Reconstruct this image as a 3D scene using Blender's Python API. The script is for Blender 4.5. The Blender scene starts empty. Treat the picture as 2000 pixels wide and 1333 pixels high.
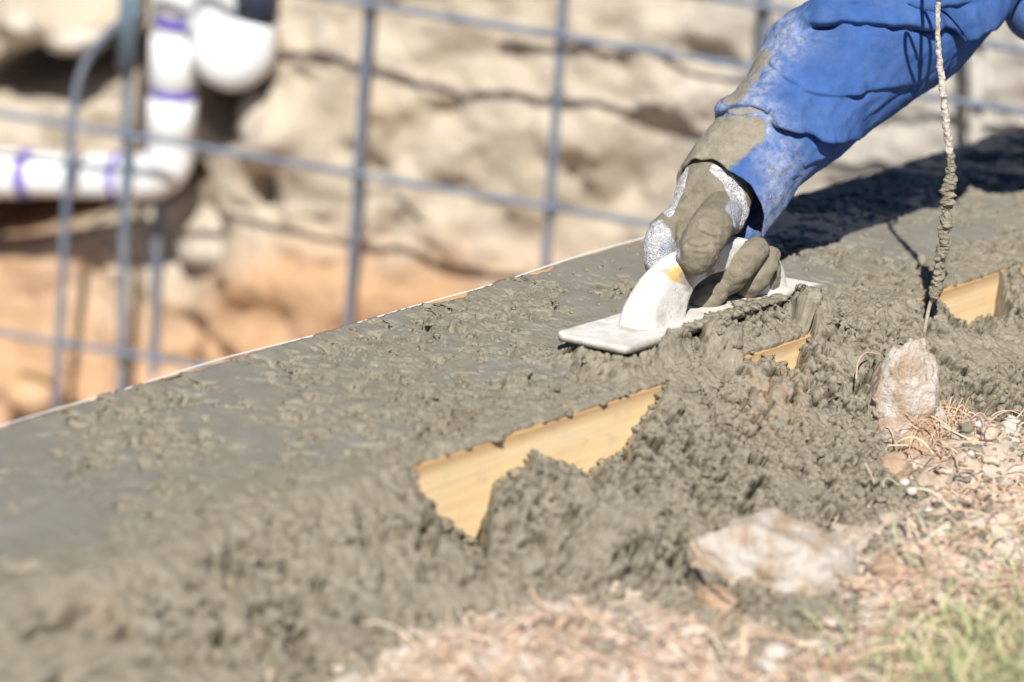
import bpy, bmesh, math, random
import numpy as np
from mathutils import Vector, Matrix

# ------------------------------------------------------------------ camera, light, exposure
scn = bpy.context.scene
COL = scn.collection
PITCH, ROLL, FPX = math.radians(19.2), math.radians(3.8), 7500.0
fw = np.array([0, math.cos(PITCH), -math.sin(PITCH)])
_r0 = np.array([1.0, 0, 0]); _u0 = np.array([0, math.sin(PITCH), math.cos(PITCH)])
RT = math.cos(ROLL) * _r0 + math.sin(ROLL) * _u0
UP = math.cos(ROLL) * _u0 - math.sin(ROLL) * _r0
CAM = np.array([0, -4.0, 1.3004])

cam_d = bpy.data.cameras.new('camera'); cam = bpy.data.objects.new('camera', cam_d); COL.objects.link(cam)
cam_d.lens = 135; cam_d.sensor_width = 36; cam_d.clip_start = 0.1; cam_d.clip_end = 500
cam.matrix_world = Matrix(((RT[0], UP[0], -fw[0], CAM[0]), (RT[1], UP[1], -fw[1], CAM[1]), (RT[2], UP[2], -fw[2], CAM[2]), (0, 0, 0, 1)))
cam_d.dof.use_dof = True; cam_d.dof.focus_distance = 4.05; cam_d.dof.aperture_fstop = 2.7
scn.camera = cam

SUN_EL, SUN_AZ = math.radians(48), math.radians(0.5)       # light travels straight away from the camera
w = bpy.data.worlds.new('World'); scn.world = w; w.use_nodes = True
nt = w.node_tree; nt.nodes.clear()
sky = nt.nodes.new('ShaderNodeTexSky'); sky.sky_type = 'NISHITA'; sky.sun_disc = False
sky.ozone_density = 10.0; sky.dust_density = 0.0; sky.air_density = 0.7; sky.sun_elevation = SUN_EL; sky.sun_rotation = math.pi - SUN_AZ
bg = nt.nodes.new('ShaderNodeBackground'); bg.inputs['Strength'].default_value = 0.052
wo = nt.nodes.new('ShaderNodeOutputWorld')
nt.links.new(sky.outputs[0], bg.inputs[0]); nt.links.new(bg.outputs[0], wo.inputs[0])
sl = bpy.data.lights.new('sun', 'SUN'); sl.energy = 5.0; sl.angle = math.radians(0.5); sl.color = (1.0, 0.955, 0.87)
so = bpy.data.objects.new('sun', sl); COL.objects.link(so)
sdir = Vector((math.sin(SUN_AZ) * math.cos(SUN_EL), math.cos(SUN_AZ) * math.cos(SUN_EL), -math.sin(SUN_EL)))
so.rotation_euler = sdir.to_track_quat('-Z', 'Y').to_euler(); so.location = (0, -5, 6)
vs = scn.view_settings; vs.view_transform = 'Standard'; vs.look = 'None'; vs.exposure = 0.46; vs.gamma = 1; vs.use_curve_mapping = False

# ------------------------------------------------------------------ maths helpers
def ray(x, y):
    return fw + (x - 1000) / FPX * RT + (666.5 - y) / FPX * UP
def px(x, y, d):
    return CAM + d * ray(x, y)
def onz(x, y, z=0.0):
    r = ray(x, y); return CAM + (z - CAM[2]) / r[2] * r
def onplane(x, y, p, n):
    r = ray(x, y); return CAM + ((p - CAM) @ n) / (r @ n) * r
def proj(P):
    v = P - CAM; t = v @ fw
    return 1000 + FPX * (v @ RT) / t, 666.5 - FPX * (v @ UP) / t
def sstep(a, b, x):
    t = np.clip((x - a) / (b - a), 0, 1); return t * t * (3 - 2 * t)
def _h(ix, iy, iz, seed):
    n = (ix.astype(np.int64) * 374761393 + iy.astype(np.int64) * 668265263 + iz.astype(np.int64) * 2147483647 + seed * 974634777) & 0xFFFFFFFF
    n = ((n ^ (n >> 13)) * 1274126177) & 0xFFFFFFFF
    n = ((n ^ (n >> 16)) * 2246822519) & 0xFFFFFFFF
    n = n ^ (n >> 15)
    return (n & 0xFFFFFF) / float(0x1000000)
def vnoise3(P, sc, seed=0):
    x, y, z = P[..., 0] * sc, P[..., 1] * sc, P[..., 2] * sc
    ix, iy, iz = np.floor(x), np.floor(y), np.floor(z)
    u, v, q = x - ix, y - iy, z - iz
    u, v, q = u * u * (3 - 2 * u), v * v * (3 - 2 * v), q * q * (3 - 2 * q)
    r = 0
    for a in (0, 1):
        for b in (0, 1):
            for c in (0, 1):
                r = r + (u if a else 1 - u) * (v if b else 1 - v) * (q if c else 1 - q) * _h(ix + a, iy + b, iz + c, seed)
    return r * 2 - 1
def fbm3(P, sc, o=4, seed=0):
    r = 0; a = 1; t = 0
    for k in range(o):
        r = r + a * vnoise3(P, sc * 2 ** k, seed + k * 17); t += a; a *= .5
    return r / t
def vnoise2(x, y, seed=0):
    ix, iy = np.floor(x), np.floor(y); u, v = x - ix, y - iy
    u, v = u * u * u * (u * (u * 6 - 15) + 10), v * v * v * (v * (v * 6 - 15) + 10)
    z = np.zeros_like(ix)
    return ((1 - u) * (1 - v) * _h(ix, iy, z, seed) + u * (1 - v) * _h(ix + 1, iy, z, seed) + (1 - u) * v * _h(ix, iy + 1, z, seed) + u * v * _h(ix + 1, iy + 1, z, seed)) * 2 - 1
def pn2(x, y, seed=0):
    ix, iy = np.floor(x), np.floor(y); u, v = x - ix, y - iy; z = np.zeros_like(ix); r = 0
    fu, fv = u * u * u * (u * (u * 6 - 15) + 10), v * v * v * (v * (v * 6 - 15) + 10)
    for a in (0, 1):
        for b in (0, 1):
            g = _h(ix + a, iy + b, z, seed) * 2 * math.pi
            r = r + (fu if a else 1 - fu) * (fv if b else 1 - fv) * (np.cos(g) * (u - a) + np.sin(g) * (v - b))
    return r * 1.6
def billow(x, y, sc, o, seed=0, gain=.55):
    r = 0; a = 1.0; t = 0
    for k in range(o):
        c, s_ = math.cos(.7 * k + .3), math.sin(.7 * k + .3)
        r = r + a * np.abs(pn2((x * c - y * s_) * sc * 2.07 ** k, (x * s_ + y * c) * sc * 2.07 ** k, seed + 13 * k)); t += a; a *= gain
    return r / t
def fbm2(x, y, sc, o=4, seed=0):
    r = 0; a = 1; t = 0
    for k in range(o):
        r = r + a * vnoise2(x * sc * 2 ** k + 13.7 * k, y * sc * 2 ** k - 7.1 * k, seed + 31 * k); t += a; a *= .5
    return r / t
def worley2(x, y, sc, seed=0):
    """F1, F2, id - in cell units"""
    x, y = x * sc, y * sc; ix, iy = np.floor(x), np.floor(y)
    f1 = np.full(x.shape, 9.0); f2 = np.full(x.shape, 9.0); idv = np.zeros(x.shape); z = np.zeros_like(ix)
    for a in (-1, 0, 1):
        for b in (-1, 0, 1):
            cx, cy = ix + a, iy + b
            d = np.hypot(cx + _h(cx, cy, z, seed) - x, cy + _h(cx, cy, z, seed + 1) - y)
            i = _h(cx, cy, z, seed + 2)
            n = d < f1
            f2 = np.where(n, f1, np.minimum(f2, d)); idv = np.where(n, i, idv); f1 = np.where(n, d, f1)
    return f1, f2, idv
def lumps(x, y, sc, seed=0):
    """rounded clods of varied size, 0..~1"""
    x, y = x * sc, y * sc; ix, iy = np.floor(x), np.floor(y); h = np.zeros(x.shape); z = np.zeros_like(ix)
    jit = .20 * fbm2(x, y, 1.9, 3, seed + 50)
    for a in (-1, 0, 1):
        for b in (-1, 0, 1):
            cx, cy = ix + a, iy + b
            d = np.hypot(cx + _h(cx, cy, z, seed) - x, cy + _h(cx, cy, z, seed + 1) - y) + jit
            r = .45 + .5 * _h(cx, cy, z, seed + 2)
            h = np.maximum(h, r * np.sqrt(np.clip(1 - (d / r) ** 2, 0, 1)))
    return h

# ------------------------------------------------------------------ object helpers
def tag(o, label=None, cat=None, group=None, kind=None):
    if label: o['label'] = label
    if cat: o['category'] = cat
    if group: o['group'] = group
    if kind: o['kind'] = kind
    return o
def empty(name, loc=(0, 0, 0)):
    o = bpy.data.objects.new(name, None); COL.objects.link(o); o.location = loc; o.empty_display_size = .05; return o
def link(name, me, mat=None, parent=None, smooth=True):
    o = bpy.data.objects.new(name, me); COL.objects.link(o)
    if mat is not None:
        for m in (mat if isinstance(mat, (list, tuple)) else [mat]): me.materials.append(m)
    if smooth and len(me.polygons): me.polygons.foreach_set('use_smooth', np.ones(len(me.polygons), bool))
    if parent is not None:
        o.parent = parent
        o.matrix_parent_inverse = Matrix.Translation(parent.location).inverted() if parent.parent is None and parent.type == 'EMPTY' else Matrix()
    return o
def mesh_np(name, V, Fq, attrs=None):
    """V (n,3), Fq (m,k) int"""
    me = bpy.data.meshes.new(name); V = np.ascontiguousarray(V, np.float32); Fq = np.ascontiguousarray(Fq, np.int32)
    k = Fq.shape[1]
    me.vertices.add(len(V)); me.vertices.foreach_set('co', V.ravel())
    me.loops.add(Fq.size); me.loops.foreach_set('vertex_index', Fq.ravel())
    me.polygons.add(len(Fq)); me.polygons.foreach_set('loop_start', np.arange(0, Fq.size, k, dtype=np.int32))
    for n, a in (attrs or {}).items():
        a = np.asarray(a, np.float32)
        if a.ndim == 1:
            t = me.attributes.new(n, 'FLOAT', 'POINT'); t.data.foreach_set('value', a)
        else:
            t = me.attributes.new(n, 'FLOAT_COLOR', 'POINT'); t.data.foreach_set('color', np.c_[a, np.ones(len(a))].astype(np.float32).ravel())
    me.update(calc_edges=True); me.validate()
    return me
def grid_faces(a, b, wrap=False):
    i, j = np.meshgrid(np.arange(a - 1), np.arange(b if wrap else b - 1), indexing='ij')
    j2 = (j + 1) % b
    return np.stack([i * b + j, (i + 1) * b + j, (i + 1) * b + j2, i * b + j2], -1).reshape(-1, 4)
def grid_normals(P):
    du = np.gradient(P, axis=0); dv = np.gradient(P, axis=1); n = np.cross(du, dv)
    return n / (np.linalg.norm(n, axis=-1, keepdims=True) + 1e-12)
def box_mesh(name, pts8):
    f = [(0, 1, 2, 3), (7, 6, 5, 4), (0, 4, 5, 1), (1, 5, 6, 2), (2, 6, 7, 3), (3, 7, 4, 0)]
    me = bpy.data.meshes.new(name); me.from_pydata([tuple(p) for p in pts8], [], f); me.update(); return me
def catmull(K, n):
    K = np.asarray(K, float); P = np.vstack([2 * K[0] - K[1], K, 2 * K[-1] - K[-2]]); m = len(K) - 1
    out = []
    for t in np.linspace(0, m, n):
        i = min(int(t), m - 1); u = t - i; a, b, c, d = P[i:i + 4]
        out.append(.5 * (2 * b + (c - a) * u + (2 * a - 5 * b + 4 * c - d) * u * u + (3 * b - a - 3 * c + d) * u ** 3))
    return np.array(out)
def tube_np(path, rad, seg=10, cap=True):
    path = np.asarray(path, float); n = len(path); rad = np.broadcast_to(rad, (n,))
    T = np.gradient(path, axis=0); T /= np.linalg.norm(T, axis=1, keepdims=True)
    ref = np.array([0, 0, 1.0]) if abs(T[0][2]) < .9 else np.array([1.0, 0, 0])
    N = np.zeros_like(T); x = np.cross(ref, T[0]); N[0] = x / np.linalg.norm(x)
    for i in range(1, n):
        x = N[i - 1] - (N[i - 1] @ T[i]) * T[i]; N[i] = x / np.linalg.norm(x)
    Bn = np.cross(T, N); a = np.linspace(0, 2 * math.pi, seg, endpoint=False)
    V = path[:, None] + rad[:, None, None] * (np.cos(a)[None, :, None] * N[:, None] + np.sin(a)[None, :, None] * Bn[:, None])
    V = V.reshape(-1, 3); F = grid_faces(n, seg, True)[:, ::-1]
    if cap:
        V = np.vstack([V, path[0], path[-1]]); c0, c1 = len(V) - 2, len(V) - 1; j = np.arange(seg); j2 = (j + 1) % seg
        F = np.vstack([F, np.c_[j, j2, np.full(seg, c0), np.full(seg, c0)][:, [2, 1, 0, 0]] * 0 + np.c_[np.full(seg, c0), j, j2, j2]])
        b = (n - 1) * seg
        F = np.vstack([F, np.c_[np.full(seg, c1), b + j2, b + j, b + j]])
    return V, F
def tube_obj(name, path, rad, mat, parent=None, seg=10):
    V, F = tube_np(path, rad, seg)
    bm = bmesh.new(); vv = [bm.verts.new(p) for p in V]
    for f in F:
        s = list(dict.fromkeys(int(i) for i in f))
        if len(s) >= 3:
            try: bm.faces.new([vv[i] for i in s])
            except ValueError: pass
    bmesh.ops.recalc_face_normals(bm, faces=bm.faces)
    me = bpy.data.meshes.new(name); bm.to_mesh(me); bm.free()
    return link(name, me, mat, parent)

# ------------------------------------------------------------------ material helpers
class NT:
    def __init__(s, name):
        s.m = bpy.data.materials.new(name); s.m.use_nodes = True; s.t = s.m.node_tree
        s.b = s.t.nodes['Principled BSDF']; s.co = s.t.nodes.new('ShaderNodeTexCoord').outputs['Object']
    def n(s, ty, **kw):
        o = s.t.nodes.new(ty)
        for k, v in kw.items(): setattr(o, k, v)
        return o
    def put(s, sock, v):
        if hasattr(v, 'is_output') or isinstance(v, bpy.types.NodeSocket): s.t.links.new(v, sock)
        else:
            if isinstance(v, (tuple, list)) and len(v) == 3 and sock.type == 'RGBA': v = (*v, 1)
            if isinstance(v, (int, float)) and sock.type == 'RGBA': v = (v, v, v, 1)
            sock.default_value = v
    def noise(s, sc, det=4, ro=.55, dist=0, vec=None):
        o = s.n('ShaderNodeTexNoise'); s.put(o.inputs['Vector'], vec or s.co); o.inputs['Scale'].default_value = sc
        o.inputs['Detail'].default_value = det; o.inputs['Roughness'].default_value = ro; o.inputs['Distortion'].default_value = dist
        return o.outputs['Fac']
    def voro(s, sc, feat='F1', out='Distance', vec=None):
        o = s.n('ShaderNodeTexVoronoi', feature=feat); s.put(o.inputs['Vector'], vec or s.co); o.inputs['Scale'].default_value = sc
        return o.outputs[out]
    def ramp(s, f, *stops):
        o = s.n('ShaderNodeValToRGB'); e = o.color_ramp.elements
        while len(e) < len(stops): e.new(.5)
        for q, (p, c) in zip(e, stops):
            q.position = p; q.color = (*c, 1) if isinstance(c, tuple) else (c, c, c, 1)
        s.put(o.inputs[0], f); return o.outputs[0]
    def mix(s, f, a, b, blend='MIX'):
        o = s.n('ShaderNodeMix', data_type='RGBA', blend_type=blend); s.put(o.inputs[0], f); s.put(o.inputs[6], a); s.put(o.inputs[7], b)
        return o.outputs[2]
    def math(s, op, a, b=0.0, clamp=False):
        o = s.n('ShaderNodeMath', operation=op, use_clamp=clamp); s.put(o.inputs[0], a); s.put(o.inputs[1], b); return o.outputs[0]
    def attr(s, name, col=False):
        o = s.n('ShaderNodeAttribute', attribute_name=name); return o.outputs['Color' if col else 'Fac']
    def bump(s, h, strength=.5, dist=.002, prev=None):
        o = s.n('ShaderNodeBump'); o.inputs['Strength'].default_value = strength; o.inputs['Distance'].default_value = dist; s.put(o.inputs['Height'], h)
        if prev is not None: s.put(o.inputs['Normal'], prev)
        return o.outputs[0]
    def out(s, col=None, rough=None, nor=None, spec=None, metal=None):
        for k, v in (('Base Color', col), ('Roughness', rough), ('Normal', nor), ('Specular IOR Level', spec), ('Metallic', metal)):
            if v is not None: s.put(s.b.inputs[k], v)
        return s.m

def mat_concrete():
    n = NT('wet_concrete'); sm = n.attr('smooth'); br = n.attr('brown')
    c = n.ramp(n.noise(55, 8, .65), (.3, (.186, .163, .119)), (.55, (.256, .229, .173)), (.78, (.335, .306, .242)))
    g = n.ramp(n.voro(420), (.0, 1.0), (.22, 0.0))
    c = n.mix(n.math('MULTIPLY', g, n.ramp(n.noise(160, 2), (.55, 0.), (.7, .55))), c, (.36, .34, .28))
    c = n.mix(n.math('MULTIPLY', sm, .8), c, n.ramp(n.noise(18, 6), (.3, (.200, .186, .156)), (.7, (.266, .251, .215))))
    c = n.mix(n.math('MULTIPLY', br, n.ramp(n.noise(90, 5), (.4, 0.), (.6, 1.))), c, (.36, .25, .165))
    b = n.bump(n.noise(420, 6, .7), .75, .0016)
    b2 = n.bump(n.noise(1500, 3, .6), .5, .0006, b)
    ro = n.mix(sm, n.ramp(n.noise(120, 3), (.3, .46), (.7, .72)), .29)
    return n.out(c, ro, b2, .5)
def mat_wood(name='pine_board'):
    n = NT(name); o = n.n('ShaderNodeMapping'); n.put(o.inputs[0], n.attr('board', True)); o.inputs['Scale'].default_value = (2.2, 60, 60)
    v = o.outputs[0]
    c = n.ramp(n.noise(1.6, 6, .6, .6, v), (.25, (.82, .57, .31)), (.5, (.89, .67, .40)), (.8, (.92, .76, .50)))
    saw = n.n('ShaderNodeTexWave', wave_type='BANDS', bands_direction='X'); n.put(saw.inputs[0], n.attr('board', True)); saw.inputs['Scale'].default_value = 110; saw.inputs['Distortion'].default_value = 2.5; saw.inputs['Detail'].default_value = 2
    c = n.mix(n.math('MULTIPLY', saw.outputs['Fac'], .16), c, (.55, .33, .13))
    st = n.ramp(n.noise(38, 5, .6), (.56, 0.), (.72, .55))
    c = n.mix(st, c, (.60, .50, .36))
    c = n.mix(n.attr('edge'), c, (.40, .23, .10))
    return n.out(c, .72, n.bump(n.noise(3, 5, .6, 0, v), .35, .0012), .25)
def mat_sleeve():
    n = NT('blue_cotton'); ce = n.attr('cement'); du = n.attr('dust')
    c = n.ramp(n.noise(26, 6, .6), (.3, (.022, .072, .232)), (.7, (.039, .110, .325)))
    wv = n.noise(700, 3, .6)
    c = n.mix(n.math('MULTIPLY', du, n.ramp(n.noise(75, 9, .78), (.38, .08), (.72, .72))), c, (.48, .50, .54))
    c = n.mix(n.math('MULTIPLY', n.ramp(n.noise(60, 8, .75), (.55, 0.), (.85, .35)), 1.0), c, (.13, .20, .36))
    ce = n.ramp(n.math('ADD', n.math('MULTIPLY', ce, .7), n.math('MULTIPLY', n.noise(120, 8, .75), .6)), (.42, 0.), (.76, 1.))
    c = n.mix(ce, c, n.ramp(n.noise(80, 7, .7), (.3, (.20, .18, .135)), (.7, (.33, .30, .235))))
    wx = n.n('ShaderNodeTexWave', wave_type='BANDS', bands_direction='DIAGONAL'); n.put(wx.inputs[0], n.co); wx.inputs['Scale'].default_value = 190; wx.inputs['Distortion'].default_value = 1.5
    b = n.bump(wv, .35, .0008); b = n.bump(wx.outputs['Fac'], .18, .0005, b); b = n.bump(n.math('MULTIPLY', n.noise(180, 6, .7), ce), .8, .003, b); b = n.bump(n.noise(34, 4, .5, 1.2), .35, .006, b)
    return n.out(c, .85, b, .2)
def mat_glove():
    n = NT('cement_caked_glove'); k = n.attr('knit'); bl = n.attr('bluish')
    mud = n.ramp(n.noise(70, 7, .65), (.3, (.175, .152, .108)), (.7, (.275, .245, .185)))
    wt = n.ramp(n.noise(240, 4, .7), (.35, (.36, .36, .37)), (.60, (.72, .72, .74)))
    k = n.ramp(n.math('ADD', n.math('MULTIPLY', k, .62), n.math('MULTIPLY', n.noise(330, 5, .75), .62)), (.52, 0.), (.70, 1.))
    c = n.mix(k, mud, wt)
    c = n.mix(bl, c, n.ramp(n.noise(90, 5, .6), (.3, (.30, .34, .40)), (.7, (.58, .60, .63))))
    vr = n.voro(560)
    b = n.bump(n.noise(110, 6, .7), .6, .004); b = n.bump(n.noise(380, 6, .75), .8, .0016, b); b = n.bump(n.math('MULTIPLY', vr, k), 1.0, .0018, b)
    return n.out(c, .8, b, .25)
def mat_float():
    n = NT('cement_whitened_wood'); g = n.attr('mud'); wd = n.attr('bare')
    c = n.ramp(n.noise(45, 7, .65), (.25, (.44, .41, .35)), (.48, (.62, .60, .56)), (.75, (.70, .69, .67)))
    c = n.mix(wd, c, n.ramp(n.noise(110, 4), (.35, (.62, .33, .10)), (.65, (.72, .47, .22))))
    c = n.mix(g, c, n.ramp(n.noise(150, 5), (.3, (.20, .18, .135)), (.7, (.31, .28, .22))))
    pits = n.ramp(n.noise(170, 3, .6), (.30, 0.), (.42, 1.))
    b = n.bump(pits, .5, .0014); b = n.bump(n.noise(500, 4), .35, .0008, b)
    return n.out(c, .8, b, .25)
def mat_simple(name, stops, sc=40, rough=.8, bumpsc=120, bs=.5, bd=.003, spec=.3, metal=0):
    n = NT(name); return n.out(n.ramp(n.noise(sc, 7, .62), *stops), rough, n.bump(n.noise(bumpsc, 6, .65), bs, bd), spec, metal)
def mat_attr(name, rough=.8, spec=.25, trans=0):
    n = NT(name); c = n.attr('col', True)
    c = n.mix(.25, c, n.ramp(n.noise(300, 3), (.3, .3), (.7, 1.)), 'MULTIPLY')
    m = n.out(c, rough, None, spec)
    return m
M_conc = mat_concrete(); M_wood = mat_wood(); M_sleeve = mat_sleeve(); M_glove = mat_glove(); M_float = mat_float()
M_steel = mat_simple('weathered_rebar', [(.3, (.10, .13, .19)), (.55, (.16, .195, .26)), (.75, (.24, .23, .23))], 25, .55, 200, .3, .002, .45)
M_post = mat_simple('painted_steel_post', [(.3, (.10, .16, .22)), (.7, (.16, .235, .30))], 20, .45, 200, .2, .002, .5)
M_palepost = mat_simple('pale_galvanised_bar', [(.3, (.45, .44, .41)), (.7, (.62, .60, .56))], 25, .6, 200, .3, .002, .4)
M_pvc = mat_simple('white_pvc', [(.3, (.72, .74, .77)), (.7, (.78, .80, .82))], 8, .32, 60, .05, .001, .5)
M_primer = mat_simple('purple_primer', [(.3, (.10, .06, .42)), (.7, (.19, .13, .60))], 30, .5, 60, .1, .001, .4)
M_rubber = mat_simple('dark_rubber_coupling', [(.3, (.012, .015, .03)), (.7, (.03, .04, .07))], 20, .5, 60, .1, .001, .4)
M_wire = mat_simple('cement_dusted_wire', [(.3, (.36, .29, .23)), (.6, (.55, .48, .41))], 90, .85, 300, .8, .002, .2)
M_crust = mat_simple('cement_crust', [(.3, (.19, .165, .12)), (.7, (.33, .295, .23))], 90, .85, 260, .9, .003, .2)
M_crustpale = mat_simple('dry_pale_cement_crust', [(.3, (.34, .28, .23)), (.6, (.62, .56, .50))], 200, .9, 260, .9, .002, .2)
M_line = mat_simple('white_twine', [(.3, (.72, .72, .70)), (.7, (.85, .85, .83))], 200, .8, 800, .4, .001, .2)
M_rockw = mat_simple('pale_limestone', [(.30, (.38, .26, .17)), (.44, (.54, .43, .33)), (.55, (.64, .58, .51)), (.78, (.72, .69, .65))], 34, .95, 150, 1.0, .008, .15)
M_rockw2 = mat_simple('soil_crumb', [(.3, (.42, .30, .21)), (.5, (.58, .46, .36)), (.7, (.72, .66, .60))], 30, .95, 160, .9, .003, .15)
M_rockb = mat_simple('brown_dirt_clod', [(.3, (.33, .22, .14)), (.6, (.50, .36, .25)), (.8, (.62, .50, .39))], 40, .95, 160, .9, .005, .15)
M_skin = mat_simple('skin', [(.3, (.42, .26, .18)), (.7, (.50, .32, .23))], 30, .6, 200, .1, .001, .4)
M_trous = mat_simple('dark_work_trousers', [(.3, (.03, .035, .05)), (.7, (.06, .065, .08))], 40, .9, 200, .3, .002, .2)
M_hair = mat_simple('dark_hair', [(.3, (.015, .012, .01)), (.7, (.03, .022, .018))], 90, .7, 300, .5, .002, .3)
M_leaf = mat_attr('dry_grass_blades')

def mat_soil():
    n = NT('dry_soil')
    c = n.ramp(n.noise(20, 8, .65), (.28, (.38, .28, .205)), (.48, (.54, .44, .355)), (.62, (.64, .56, .485)), (.8, (.74, .70, .65)))
    b = n.bump(n.noise(90, 8, .7), 1.0, .006)
    return n.out(c, .95, b, .15)
M_soil = mat_soil()
def mat_bank():
    n = NT('cut_earth_bank'); z = n.attr('zone', True)
    c = n.mix(.24, z, n.ramp(n.noise(7, 8, .68), (.25, (.42, .35, .27)), (.5, (.60, .54, .455)), (.8, (.68, .655, .61))))
    c = n.mix(n.ramp(n.noise(16, 6, .7), (.56, 0.), (.70, .55)), c, (.34, .25, .16))
    return n.out(c, .95, n.bump(n.noise(26, 8, .7), .9, .02), .12)
M_bank = mat_bank()

# ------------------------------------------------------------------ wall frame: s along the wall, t across it towards the camera
SD = np.array([.6515, .7586, 0.0]); TD = np.array([.7586, -.6515, 0.0]); T0 = .3475; ZUP = np.array([0, 0, 1.0])
def st(P): return P @ SD, P @ TD - T0
def wst(s, t, z): return s[..., None] * SD + (t + T0)[..., None] * TD + z[..., None] * ZUP
GZ = -0.09                                               # ground level at the foot of the form
FACE_P = (T0) * TD
SLUMP = TD * .72 - SD * .50

# the hand float's frame (also keeps the concrete from poking through its blade)
FO = np.array([.1888, -.1731, .0177]); FA = np.array([.59174, .80482, -.0459]); FB = np.array([-.80538, .5878, -.0765]); FN = np.array([-.0346, .0822, .9960])
FL, FWD, FTH = .3727, .0902, .0075

# gaps in the spill where bare form board shows: outlines of the lower edge (s, depth below the top)
def facept(x, y):
    P = onplane(x, y, FACE_P, TD); return st(P)[0], P[2]
GAPS = []
for poly in ([(798, 912), (806, 952), (838, 985), (845, 1003), (890, 1035), (915, 1056), (938, 1050), (945, 1012), (968, 962), (966, 938), (985, 925), (1004, 912), (1040, 878), (1065, 893), (1110, 905), (1140, 921), (1162, 912), (1175, 896), (1215, 882), (1240, 840), (1255, 812), (1280, 785), (1302, 742)],
             [(1444, 694), (1468, 706), (1490, 694), (1515, 696), (1530, 706), (1552, 722), (1566, 676), (1582, 662), (1590, 648)],
             [(1786, 578), (1795, 590), (1806, 596), (1812, 585), (1822, 572), (1850, 606), (1866, 628), (1888, 636), (1910, 616), (1944, 608), (1962, 588), (1958, 518)],
             [(1980, 514), (1986, 540), (2000, 548), (2030, 530), (2050, 490)]):
    a = np.array([facept(*q) for q in poly]); GAPS.append(a)
def gap_depth(s):
    e = np.full(s.shape, -1.0)
    for g in GAPS:
        o = np.argsort(g[:, 0], kind='stable'); gs, gz = g[o, 0], g[o, 1]
        v = -np.interp(s, gs, gz, left=1.0, right=1.0)
        v = np.where((s >= gs[0]) & (s <= gs[-1]), v, -1.0)
        e = np.maximum(e, v)
    n_ = .011 * fbm2(s, s * 0, 80, 4, 111)
    e = np.where(e > .004, np.maximum(e + n_, .002), e)
    return e                                             # > 0: bare board down to -e

# outer edge of the spill on the ground
bnd = [(-200, 1560), (350, 1430), (690, 1350), (830, 1262), (1000, 1212), (1200, 1200), (1400, 1235), (1560, 1250), (1625, 1215), (1660, 1120), (1700, 1075), (1800, 1035), (1850, 980), (1880, 905), (1960, 890), (2080, 850), (2300, 790)]
bs_ = np.array([st(onz(x, y, GZ)) for x, y in bnd]); bs_ = bs_[np.argsort(bs_[:, 0])]
HEAPS = [(onz(1300, 700, 0), .03, .008)] if True else [(onz(1395, 602, .0), .030, .024), (onz(1465, 592, .0), .034, .030), (onz(1545, 590, .0), .034, .022), (onz(1290, 662, 0), .022, .012), (onz(1110, 664, 0), .030, .016), (onz(1180, 680, 0), .028, .014), (onz(1340, 625, 0), .022, .016), (onz(1265, 668, 0), .02, .012)]

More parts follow.
